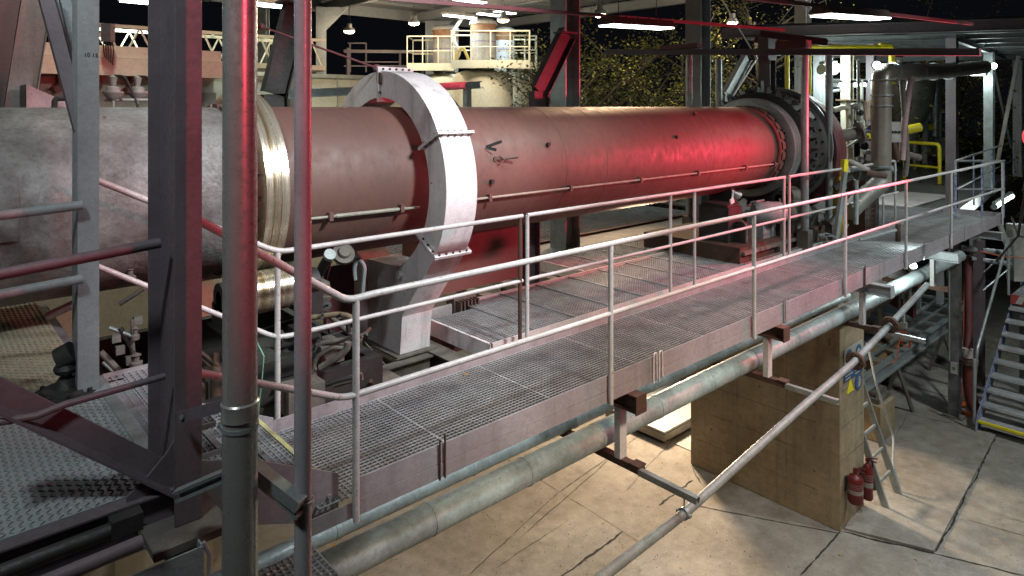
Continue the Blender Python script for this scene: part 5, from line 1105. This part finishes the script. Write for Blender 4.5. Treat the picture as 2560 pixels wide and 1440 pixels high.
# coloured conduits with hanging troughs
def conduit(a, b, lab, mt): m = MB(); m.bar(a, b, .035, .035); return solo('lighting_rail', m, mt, lab, 'rail', 'lighting rails')
conduit(px(700,-25,Y=4.6), px(1960,75,Y=4.6), 'thin red lighting rail crossing the whole upper picture', redp)
conduit(px(1850,-8,Y=2.6), px(2430,60,Y=2.6), 'second red lighting rail at upper right', redp)
def trough(a, b, lab, pw, hang):
    t = thing('trough_light', lab, 'light', (a+b)/2, 'trough lights'); d = (b-a).normalized(); s = d.cross(V((0,0,1))).normalized(); m_ = (a+b)/2; L = (b-a).length/2
    m = MB(); m.prism([(-.11,0),(.11,0),(.06,.075),(-.06,.075)], lambda p,t_: m_+s*p[0]+V((0,0,p[1]+.008))+d*t_, -L, L); part('housing', m, rust_m, t)
    m = MB(); m.obox(m_, d*L*.96, s*.095, V((0,0,.006))); part('diffuser', m, em_cool, t)
    for k in (-.5,.5):
        m = MB(); q_ = m_+d*L*k*1.2; m.tube([q_+V((0,0,.08)), q_+V((0,0,hang))], .004, 6); part('hanger', m, darkm, t)
    for k in range(5):
        m = MB(); m.bolt(m_+d*L*(k-2)*.36+V((0,0,.083)), (0,0,1), .01, .02); part('stud', m, darkm, t)
    l = lightobj('AREA', m_-V((0,0,.03)), pw, COOL, t, 2*L, None, .2); l.rotation_euler = (0,0,math.atan2(d.y,d.x))
    return t
trough(px(1512,63,Y=4.3), px(1670,72,Y=4.3), 'long trough light hanging over the kiln middle', 30, .6)
trough(px(2050,38,Y=2.5), px(2204,48,Y=2.5), 'long trough light hanging at upper right over the yard', 60, .5)
# ------------------------------------------------------------------ hall roof
rfh = thing('hall_roof', 'pale sheet metal hall roof on steel rafters at the top', 'roof', (9, 15, ZR))
m = MB(); m.prism([(-6,7.2),(20.6,7.2),(20.6,24.6),(-6,24.6)], lambda p,t: (p[0],p[1],t), ZR+.42, ZR+.46); part('roof_sheet', m, roof_m, rfh)
for x in (-1,3.4,7.7,12,16.3,20.5):
    m = MB(); m.isec((x,7.2,ZR+.15),(x,24.6,ZR+.15), .36, .2, (0,0,1)); part('rafter', m, roof_m, rfh)
for y in range(9, 25, 2):
    m = MB(); m.isec((-6,y,ZR+.37),(20.5,y,ZR+.37), .1, .07, (0,0,1)); part('purlin', m, roof_m, rfh)
m = MB(); m.box(-6,20.5,24.5,24.6,ZR-.0,ZR+.42); part('eaves_beam', m, roof_m, rfh)
# ------------------------------------------------------------------ lamps in the hall
def bay(x, y, d_, lab, pw, r=.2, mt=None, col=WARM):
    c = px(x, y, d=d_); t = thing('pendant_lamp', lab, 'lamp', c, 'hanging hall lamps')
    m = MB().lathe([(0,0),(0,r),(.06,r*1.0),(.12,r*.7),(.12,r*.55),(.26,r*.5),(.26,0)], c, (0,0,1), 28); part('housing', m, silo_m, t)
    m = MB().lathe([(-.08,0),(-.07,r*.6),(-.03,r*.9),(.0,r*.96)], c, (0,0,1), 28); part('lens', m, mt or em_warm, t)
    m = MB(); 
    for k in (-1,1): m.tube([c+V((0,0,.26))+RT*.05*k, c+V((0,0,min(1.0, ZR+.2-c.z)))], .006, 5)
    part('wire', m, darkm, t)
    lightobj('POINT', c-V((0,0,.18)), pw, col, t, .15)
bay(873,78,24,'warm pendant lamp at left, lowest in the dark opening',230); bay(1035,58,24,'warm pendant lamp right of the lowest one',230); bay(1258,50,22,'warm pendant lamp over the right silo',230,.2); bay(1500,36,17.5,'warm pendant lamp right of the wide portal column',160,.18); bay(1831,56,20,'warm pendant lamp seen against the trees at right',140,.16)
def flat(x, y, d_, w, lab, pw):
    c = px(x, y, d=d_); t = thing('ceiling_light', lab, 'light', c, 'bright ceiling lights'); m = MB(); m.box(c.x-w/2,c.x+w/2,c.y-.14,c.y+.14,c.z-.03,c.z+.0); part('diffuser', m, em_cool, t); m = MB(); m.box(c.x-w/2-.03,c.x+w/2+.03,c.y-.17,c.y+.17,c.z+.002,c.z+.09); part('housing', m, silo_m, t)
    lightobj('AREA', c-V((0,0,.06)), pw, COOL, t, w, None, .28)
flat(1150,41,24,1.3,'ceiling light left of the middle silo top',60); flat(1222,36,26,1.0,'ceiling light above the middle silo cap',50); flat(1262,31,27,1.0,'ceiling light just right of the middle silo cap',50); flat(1175,2,22,1.2,'ceiling light cut by the top edge',60); flat(683,13,13,.7,'ceiling light between the two upright pipes',90); flat(347,2,11,.5,'ceiling light cut by the top edge at far left',50)
def bulk(x, y, d_, r, lab, pw, col=COOL):
    c = px(x,y,d=d_); t = thing('bulkhead_light', lab, 'light', c, 'small round lights'); m = MB().lathe([(-.05,0),(-.04,r*.7),(0,r),(.04,r*.7),(.05,0)], c, -F, 20); part('lens', m, em_cool, t); m = MB().lathe([(.0,r*1.05),(.05,r*1.1),(.07,0)], c, F, 20); part('back', m, silo_m, t)
    lightobj('POINT', c-F*.1, pw, col, t, .08)
bulk(2192,163,12.3,.07,'round light behind the duct elbow',80); bulk(2458,165,18,.08,'round light left of the lit canopy column',14); bulk(2485,165,18,.08,'round light right of the lit canopy column',14); bulk(2283,664,10.6,.05,'small round light hidden under the walkway',50); bulk(2096,170,14.2,.08,'round light right of the glaring tube',60)
# ------------------------------------------------------------------ red light
RL = px(2572,342,d=9.6)
rl = thing('red_floodlight', 'red floodlight glowing at the right picture edge', 'lamp', RL)
m = MB().lathe([(0,0),(0,.14),(-.12,.10),(-.16,0)], RL, V((-.6,.7,0)), 24); part('housing', m, darkm, rl)
m = MB().lathe([(.004,.13),(.02,.12),(.03,0)], RL, V((-.6,.7,0)), 24); part('lens', m, em_red, rl)
m = MB(); m.tube([RL+V((.1,-.1,0)), V((RL.x+.1,RL.y-.1,0))], .02, 8); part('stand', m, rubber, rl)
TW = V((-.6,.7,0)).normalized()*.08
s = lightobj('SPOT', RL+TW, 1150, RED, rl, .1, None, None, R(96), .7); aim(s, (6.0,5.5,6.9), RL)
s = lightobj('SPOT', RL+TW, 950, RED, rl, .08, None, None, R(66), 1.0); aim(s, (6.6,5.3,4.6), RL)
# ------------------------------------------------------------------ silos
def silo(x, y, d_, r, ztop, r2, zb, zt, lab, mt2):
    c = px(x, y, d=d_); c.z = 0; t = thing('silo', lab, 'silo', c, 'white silos')
    m = MB().lathe([(0,0),(0,r),(ztop-.25,r),(ztop-.1,r*.93),(ztop,r*.7),(ztop+.08,0)], c, (0,0,1), 56); part('tank', m, tank_m, t)
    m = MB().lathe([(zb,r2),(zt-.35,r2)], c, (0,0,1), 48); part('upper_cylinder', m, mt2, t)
    m = MB().lathe([(zt-.35,r2+.004),(zt,r2+.004)], c, (0,0,1), 48); part('band', m, brown_b, t)
    m = MB().lathe([(zt,r2),(zt,r2+.05),(zt+.1,r2+.03),(zt+.2,r2*.7),(zt+.26,0)], c, (0,0,1), 48); part('domed_cap', m, silo_m, t)
    m = MB().lathe([(zb+.9,r2+.002),(zb+.93,r2+.002)], c, (0,0,1), 48); part('level_line', m, mat('violet_line',(.16,.08,.28),.6) if 'violet_line' not in MATS else MATS['violet_line'], t)
    return c
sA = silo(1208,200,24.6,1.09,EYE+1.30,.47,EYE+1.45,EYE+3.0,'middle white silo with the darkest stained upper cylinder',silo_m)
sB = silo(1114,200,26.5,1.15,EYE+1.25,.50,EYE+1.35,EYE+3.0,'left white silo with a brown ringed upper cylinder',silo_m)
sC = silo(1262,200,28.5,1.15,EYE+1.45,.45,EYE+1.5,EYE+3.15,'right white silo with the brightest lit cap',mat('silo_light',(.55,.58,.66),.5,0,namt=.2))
def plat(c0, r_lab, w, z, lab, dpt=1.4):
    t = thing('silo_platform', lab, 'platform', c0, 'platforms round the silo tops'); u0 = RT*w/2; v0 = F*dpt/2; c = V((c0.x,c0.y,z))
    m = MB(); m.obox(c, u0, v0, V((0,0,.05))); m.obox(c-v0-V((0,0,-.0)), u0*1.0, F*.02, V((0,0,.14))); part('deck', m, cream, t)
    cs = [c-u0-v0, c+u0-v0, c+u0+v0, c-u0+v0]
    m = MB(); m.tube([q_+V((0,0,1.15)) for q_ in cs]+[cs[0]+V((0,0,1.15))], .022, 6); part('top_rail', m, cream, t)
    m = MB(); m.tube([q_+V((0,0,.6)) for q_ in cs]+[cs[0]+V((0,0,.6))], .016, 6); part('mid_rail', m, cream, t)
    n = max(2, round(w/.65))
    for i in range(n+1):
        for s_ in (0, 1):
            q_ = cs[0].lerp(cs[1], i/n) if s_ == 0 else cs[3].lerp(cs[2], i/n); m = MB(); m.tube([q_, q_+V((0,0,1.15))], .022, 6); part('post', m, cream, t)
    for k in (-.3,.3):
        m = MB(); q_ = c+u0*k*1.6; m.box(q_.x-.05,q_.x+.05,q_.y-.05,q_.y+.05,z-.6,z-.05); part('stub', m, galv, t)
plat(px(1228,165,d=24),'',2.72,EYE+1.48,'railed cream platform in front of the middle silo',1.5); plat(px(1082,165,d=26),'',1.75,EYE+1.50,'railed cream platform at the left silo',1.5); plat(px(1312,165,d=27),'',.9,EYE+1.62,'narrow railed cream platform at the right silo',1.4)
m = MB(); m.tube(rnd([px(1165,30,d=24.5),px(1135,75,d=24.6),px(1130,95,d=24.6),px(1150,130,d=24.6),px(1140,150,d=24.6)],.6,8), .07, 10); solo('filling_hose', m, silo_m, 'pale filling hose curling between left and middle silos', 'hose')
m = MB(); m.tube(rnd([px(1140,152,d=24),px(1142,135,d=24),px(1157,115,d=24),px(1172,150,d=24)],.4,6), .06, 10); solo('filling_hose', m, mat('ochre_hose',(.4,.3,.08),.5), 'yellowish hose bend on the platform at the middle silo', 'hose')
# ------------------------------------------------------------------ cream building wall, machine and truss
bw = thing('cream_tank_wall', 'long low cream walled trough building behind the kiln', 'building', (6,14,0))
m = MB(); m.box(3.0,8.9,13,16,0,EYE+.66); part('wall', m, cream, bw)
m = MB(); m.box(3.0,8.9,12.97,12.995,EYE+.60,EYE+.68); m.box(3,8.9,12.95,12.99,EYE-.1,EYE-.06); part('trim', m, cream_d, bw)
for k in range(7): m = MB(); m.box(3.3+k*.85,3.33+k*.85,12.97,12.995,0,EYE+.6); part('wall_rib', m, cream_d, bw)
fh = thing('furnace_housing', 'cream furnace housing with overhanging hood at left', 'machine', (1.5,9.5,0))
m = MB(); m.box(-1.0,2.95,9.1,11,0,EYE+.38); part('body', m, cream, fh)
m = MB(); m.box(-1.0,2.95,8.75,9.3,EYE+.36,EYE+.56); m.box(-1.0,2.95,8.8,11,EYE+.565,EYE+.70); part('hood', m, cream, fh)
m = MB(); m.box(-1.0,2.95,8.98,9.095,EYE-.02,EYE+.18); m.box(-1,2.95,8.9,9.095,EYE-.35,EYE-.05); part('lower_panel', m, cream_d, fh)
for k in range(8):
    x = .2+k*.36; m = MB(); m.tube(rnd([(x,9.05,EYE+.36),(x,9.0,EYE+.22),(x-.09,8.95,EYE+.18)],.08), .045, 10); part('nozzle_bend', m, mat('salmon',(.32,.15,.11),.6) if 'salmon' not in MATS else MATS['salmon'], fh)
for i, xx in enumerate((283,344)):
    c = px(xx,232,d=5.9+.25*i); t = thing('pressure_regulator', ('left' if i == 0 else 'right')+' hand sized round regulator standing over the grey kiln shell', 'regulator', c, 'regulators above the kiln')
    m = MB(); m.lathe([(-.13,.0),(-.13,.012),(-.07,.012),(-.05,.045),(-.035,.06),(.0,.085),(.012,.085),(.012,.06),(.05,.055),(.06,.02),(.14,.035),(.16,0)], c, (0,0,1), 28); part('body', m, silo_m, t)
    m = MB(); m.tube(rnd([c+V((0,0,.15)), c+RT*.1+V((0,0,.15)), c+RT*.22-V((0,0,.1)), c+RT*.28-V((0,0,.9 if i == 0 else .4))],.15,8), .010, 8); part('hose', m, darkm, t)
    m = MB(); m.tube([c-V((0,0,.12)), c-V((0,0,.45))], .012, 6); part('stem', m, darkm, t)
m = MB(); m.tube([px(262,250,d=5.9), px(370,250,d=6.1)], .014, 8); solo('manifold_pipe', m, silo_m, 'thin pipe linking the two regulators above the kiln', 'pipe')
m = MB(); m.prism([(0,0),(0,.32),(.62,0)], lambda p,t: px(66,300,Y=7.4)+V((p[0],t,p[1]+.0)), 0, .5); solo('sheet_cowl', m, galv, 'bright triangular sheet metal cowl behind the grey kiln shell', 'cowl')
m = MB(); m.tube(rnd([(px(135,300,Y=5.95)+V((0,0,-.06))), px(137,246,Y=5.95), px(165,246,Y=5.95)],.05), .02, 8); solo('lifting_hook', m, darkm, 'dark bent hook on top of the grey kiln shell', 'hook')
# hanging cable and side bracket on the grey shell
bkk = thing('shell_bracket', 'rusty bar bracket with lugs fixed before the grey shell', 'bracket', px(270,430,d=5.2))
m = MB(); m.bar(px(165,437,d=5.35), px(362,420,d=5.1), .02, .05); m.cyl(px(158,438,d=5.35), px(185,437,d=5.3), .028, 12); part('bar', m, rust_m, bkk)
m = MB(); m.bar(px(258,425,d=5.1), px(360,412,d=5.0), .015, .06); m.cyl(px(335,400,d=5.05), px(362,397,d=5.0), .04, 14); part('plate', m, cream_d, bkk)
m = MB(); m.tube([px(262,290,d=4.9),px(277,420,d=4.8),px(275,560,d=4.8),px(265,660,d=4.8)], .009, 8); solo('hanging_cable', m, mat('brown_cable',(.14,.09,.08),.5), 'brown cable hanging down before the grey kiln shell', 'cable')
# truss gangway
tg = thing('lattice_gangway', 'white lattice girder gangway spanning behind the upright pipes', 'gangway', (3.5,12.2,EYE+.7))
for (y, z) in ((12.0,.74),(12.0,1.27),(12.7,.74),(12.7,1.27)):
    m = MB(); m.bar((0,y,EYE+z),(5.95,y,EYE+z), .05, .05 if z > 1 else .09); part('chord', m, cream, tg)
for y in (12.0,12.7):
    for i in range(12):
        x = .1+i*.485; m = MB(); m.bar((x,y,EYE+.76),(x+.235,y,EYE+1.26), .025,.025); m.bar((x+.235,y,EYE+1.26),(x+.47,y,EYE+.76), .025,.025); part('lattice', m, cream, tg)
for i in range(6): m = MB(); m.bar((.1+i*.95,12,EYE+1.27),(.5+i*.9,12.7,EYE+1.27), .03,.03); part('cross_brace', m, cream, tg)
m = MB(); m.box(0,5.95,12.0,12.7,EYE+.68,EYE+.70); part('floor', m, cream, tg)
for x in (.6,5.3): m = MB(); m.box(x,x+.12,12.1,12.22,0,EYE+.68); part('leg', m, galv, tg)
bx = thing('wall_cabinet', 'grey flat cabinet with dangling black cables right of the pale column', 'cabinet', px(268,80,d=7.5))
m = MB(); c = px(270,82,d=7.5); m.obox(c, RT*.055, F*.04, V((0,0,.1))); part('case', m, steel_d, bx)
m = MB(); 
for k in range(5): m.tube([c+RT*(-.05+.025*k)-V((0,0,.1)), c+RT*(-.05+.028*k)-V((0,0,.2)), c+RT*(-.03+.02*k)-V((0,0,.28+.02*k))], .007, 5)
part('cable_bundle', m, rubber, bx)
# far white mesh fence & dark buildings
fn = thing('pipe_rack', 'dim steel pipe rack in the dark gap left of the silos', 'rack', px(950,180,d=27))
for (a, b, w) in (((860,165),(1075,165),.05),((860,128),(1075,130),.12),((905,155),(1000,155),.04),((870,108),(915,108),.05),((875,108),(875,180),.05),((915,108),(915,180),.05),((870,120),(870,190),.12),((1000,130),(1000,185),.06)):
    m = MB(); m.bar(px(*a,d=27), px(*b,d=27), w, w); part('bar', m, steel_d, fn)
m = MB(); m.isec(px(690,237,Y=8.6), px(1200,212,Y=8.6), .12, .1, (0,0,1)); solo('channel_beam', m, galv, 'horizontal grey beam passing behind the white ring stand', 'beam')
m = MB(); p = px(1168,300,Y=8.6); m.box(p.x-.05,p.x+.05,8.55,8.65,p.z,px(1168,222,Y=8.6).z); m.bar(px(1110,228,Y=8.6), px(1150,275,Y=8.6), .04,.06); solo('beam_strut', m, galv, 'short post and strut under the beam right of the ring stand', 'strut')
# ------------------------------------------------------------------ trees
def tree(x, y, h, r, n, mt, lab, z0=2.5, bare=False, tw=.12):
    t = thing('tree', lab, 'tree', (x,y,0), 'trees beyond the plant')
    m = MB(); base = V((x,y,0)); tops = []
    tp_ = base+V((random.uniform(-.6,.6),random.uniform(-.6,.6),h*.75)); m.tube([base, base.lerp(tp_,.5)+V((.15,.1,0)), tp_], [tw, tw*.7, tw*.3], 8)
    for i in range(26 if not bare else 46):
        k = random.uniform(.2,.98); s_ = base.lerp(tp_, k); a = random.uniform(0,2*PI); L = r*random.uniform(.5,1.1)*(1.15-k*.4)
        e = s_+V((math.cos(a)*L, math.sin(a)*L, L*random.uniform(.1,.9))); mid = s_.lerp(e,.5)+V((0,0,random.uniform(-.1,.25)))
        m.tube([s_, mid, e], [tw*.32, tw*.2, tw*.06], 5, False); tops.append((s_, mid, e))
        for j in range(4):
            q_ = mid.lerp(e, random.random()); f_ = q_+V((random.uniform(-1,1),random.uniform(-1,1),random.uniform(-.4,.9)))*L*.4; m.tube([q_, f_], [tw*.07, tw*.03], 4, False); tops.append((q_, q_.lerp(f_,.5), f_))
    part('trunk', m, bark, t)
    m = MB()
    for i in range(int(n*1.2)):
        s_, mid, e = random.choice(tops); q_ = mid.lerp(e, random.uniform(0,1.15))+V((random.gauss(0,.22),random.gauss(0,.22),random.gauss(0,.22)))*(.6 if bare else 1)
        leaf(m, q_, random.uniform(.035,.075)*(.75 if bare else 1), 1.0)
    part('crown', m, mt, t)
tl = [(1395,150,20,6.5,2.2,2600,leaf_g,'dark tree with autumn leaves right of the silos'),(1350,120,26,8,2.6,2600,leaf_g,'dark tree standing close behind the right silo'),
      (1480,150,19,7,2.3,1800,leaf_g,'dim tree left of the trough light in the black gap'),(1560,150,21,7.5,2.6,2200,leaf_g,'dim tree behind the trough light'),(1650,200,18,6.0,1.7,1000,leaf_y,'small half bare tree with bright yellow leaves behind the kiln'),
      (1700,120,23,8.5,2.6,2400,leaf_g,'dark tree left of the second portal column'),(1850,180,19,6.6,2.2,2000,leaf_g,'dark tree right of the second portal column'),(1930,60,20,9,2.4,900,leaf_y,'tall sparse tree with yellow leaves near the roof corner'),
      (2060,120,26,8.5,2.6,1800,leaf_g,'dark tree behind the gas pipes'),(2400,250,26,7.5,2.4,2300,leaf_y,'yellow green tree behind the silencer'),(2500,200,29,9,2.8,2000,leaf_g,'dark tree between the canopy columns'),(2300,60,30,10,3,1500,leaf_g,'tall dark tree above the canopy'),
      (1600,230,16.5,5.2,1.4,500,leaf_y,'low bushy shrub with scattered yellow leaves left of the half bare tree')]
for (x, y, d_, h, r, n, mt, lab) in tl:
    q = px(x, 267, d=d_); tree(q.x, q.y, h+2.4, r*1.15, int(n*1.3), mt, lab, bare=(mt is leaf_y))
# scrubby undergrowth behind
m = MB()
for i in range(5000):
    x = random.uniform(1290,2560); d_ = random.uniform(19,30); q = px(x, 267, d=d_); q.z = random.uniform(2,6.6)+random.gauss(0,.3); leaf(m, q, random.uniform(.04,.09), 1)
props(link('undergrowth', m, leaf_g), 'dark leafy undergrowth beyond the plant', 'undergrowth', kind='stuff')
# wire mesh fence behind
fe = thing('mesh_fence', 'thin wire mesh fence at the edge of the trees', 'fence', px(1370,300,d=18))
m = MB(); a = px(1325,0,d=18.5); b = px(1410,0,d=19.2); a.z = b.z = 0
for i in range(22): q_ = a.lerp(b,i/22); m.box(q_.x-.004,q_.x+.004,q_.y-.004,q_.y+.004,4.2,6.35)
for k in range(14): m.bar(V((a.x,a.y,4.25+k*.16)), V((b.x,b.y,4.25+k*.16)), .005,.005)
part('mesh', m, steel, fe)
for i in range(5): q_ = a.lerp(b,i/4); m = MB(); m.box(q_.x-.03,q_.x+.03,q_.y-.03,q_.y+.03,0,6.4); part('post', m, steel, fe)
# ------------------------------------------------------------------ lamps outside the frame: some inferred from their light, some added as fill
def highbay(loc, tgt, pw, col, lab, spot=None, size=.25, em=None):
    loc = V(loc); d = (V(tgt)-loc).normalized(); t = thing('floodlight', lab, 'lamp', loc, 'floodlights outside the view')
    m = MB().lathe([(-.16,0),(-.16,.08),(0,.2),(0,.19),(-.03,.05)], loc, d, 24); part('housing', m, darkm, t)
    m = MB().lathe([(-.012,.185),(-.01,0)], loc, d, 24); part('lens', m, em or em_cool, t)
    s = lightobj('SPOT', loc+d*.03, pw, col, t, size, None, None, spot or R(120), .6); aim(s, tgt, loc); return t
highbay((4.3,.5,8.7), (3.0,5.1,5.0), 2100, (.94,.98,1), 'cool floodlight above the yard aimed at the ring stand', R(50))
highbay((8.5,.2,9.3), (8.0,2.6,2.6), 1100, (.94,.98,1), 'cool floodlight above the yard aimed at the walkway', R(62), .4)
highbay((12.5,-1.5,9.0), (12,2.5,0), 2000, (.92,1,.99), 'cool floodlight lighting the right yard', R(100), .5)
highbay((-1.2,1.4,8.8), (.3,4.0,4.4), 420, (.85,.98,1), 'dim cool floodlight over the platform', R(80))
highbay((1.9,-2.6,7.0), (.95,2.7,6.1), 480, RED, 'red gelled floodlight behind the camera', R(27), .06, em_red)
highbay((-.6,3.0,9.6), (3.3,5.7,4.6), 380, (.9,.97,1), 'added cool fill light above the platform brightening the ring stand leg', R(46), .25)  # added to light the leg face that other lamps leave dark
highbay((1.2,6.6,9.9), (1.4,9.4,6.0), 480, (1,.95,.8), 'added neutral fill light above the furnace housing', R(120), .25)  # added to dilute the red light on the furnace
highbay((21,4.5,9.5), (26,14,6.5), 2200, (1,.93,.8), 'added fill light beyond the canopy brightening the trees', R(120))  # another added lamp, lifts the darker trees at right
highbay((13.5,10.5,9.2), (8.0,5.5,5.5), 1700, (1,.66,.38), 'warm floodlight beyond the kiln', R(60))
highbay((11.4,8.6,3.0), (7.5,3.5,0), 2500, (1,.74,.48), 'warm wall lamp under the far deck', R(125), .3)
highbay((4.0,-2.5,8.6), (5.2,3.0,0), 2300, (1,.79,.56), 'warm floodlight over the near yard', R(58), .6)
highbay((17.5,6.5,10.4), (19,18,6.5), 1000, (1,.93,.8), 'added fill light on the hall edge brightening the trees', R(130))  # added to make the dim trees visible
highbay((5.5,9.6,9.4), (6,13,5.5), 380, (1,.82,.55), 'added warm fill light over the cream building', R(110))  # added to brighten the cream wall
# ------------------------------------------------------------------ world, camera, render
w = bpy.data.worlds.new('World'); scene.world = w; w.use_nodes = True
bg = w.node_tree.nodes['Background']; bg.inputs[0].default_value = (.0028,.0030,.0042,1); bg.inputs[1].default_value = 1.0
cam = bpy.data.cameras.new('camera'); co = bpy.data.objects.new('camera', cam); scene.collection.objects.link(co)
cam.sensor_width = 36; cam.lens = FP/2560*36; cam.shift_x = 0; cam.shift_y = -(720-HZ)/2560; cam.clip_start = .05; cam.clip_end = 400
co.location = (0,0,EYE); co.rotation_euler = (PI/2, 0, TH-PI/2); scene.camera = co
scene.view_settings.view_transform = 'Standard'; scene.view_settings.look = 'None'; scene.view_settings.exposure = 0; scene.view_settings.gamma = 1
scene.render.engine = 'CYCLES'; scene.cycles.use_denoising = True; scene.cycles.denoiser = 'OPENIMAGEDENOISE'
scene.cycles.max_bounces = 5; scene.cycles.diffuse_bounces = 3; scene.cycles.glossy_bounces = 3; scene.cycles.caustics_reflective = False; scene.cycles.caustics_refractive = False
scene.cycles.sample_clamp_indirect = 4; scene.cycles.use_light_tree = True
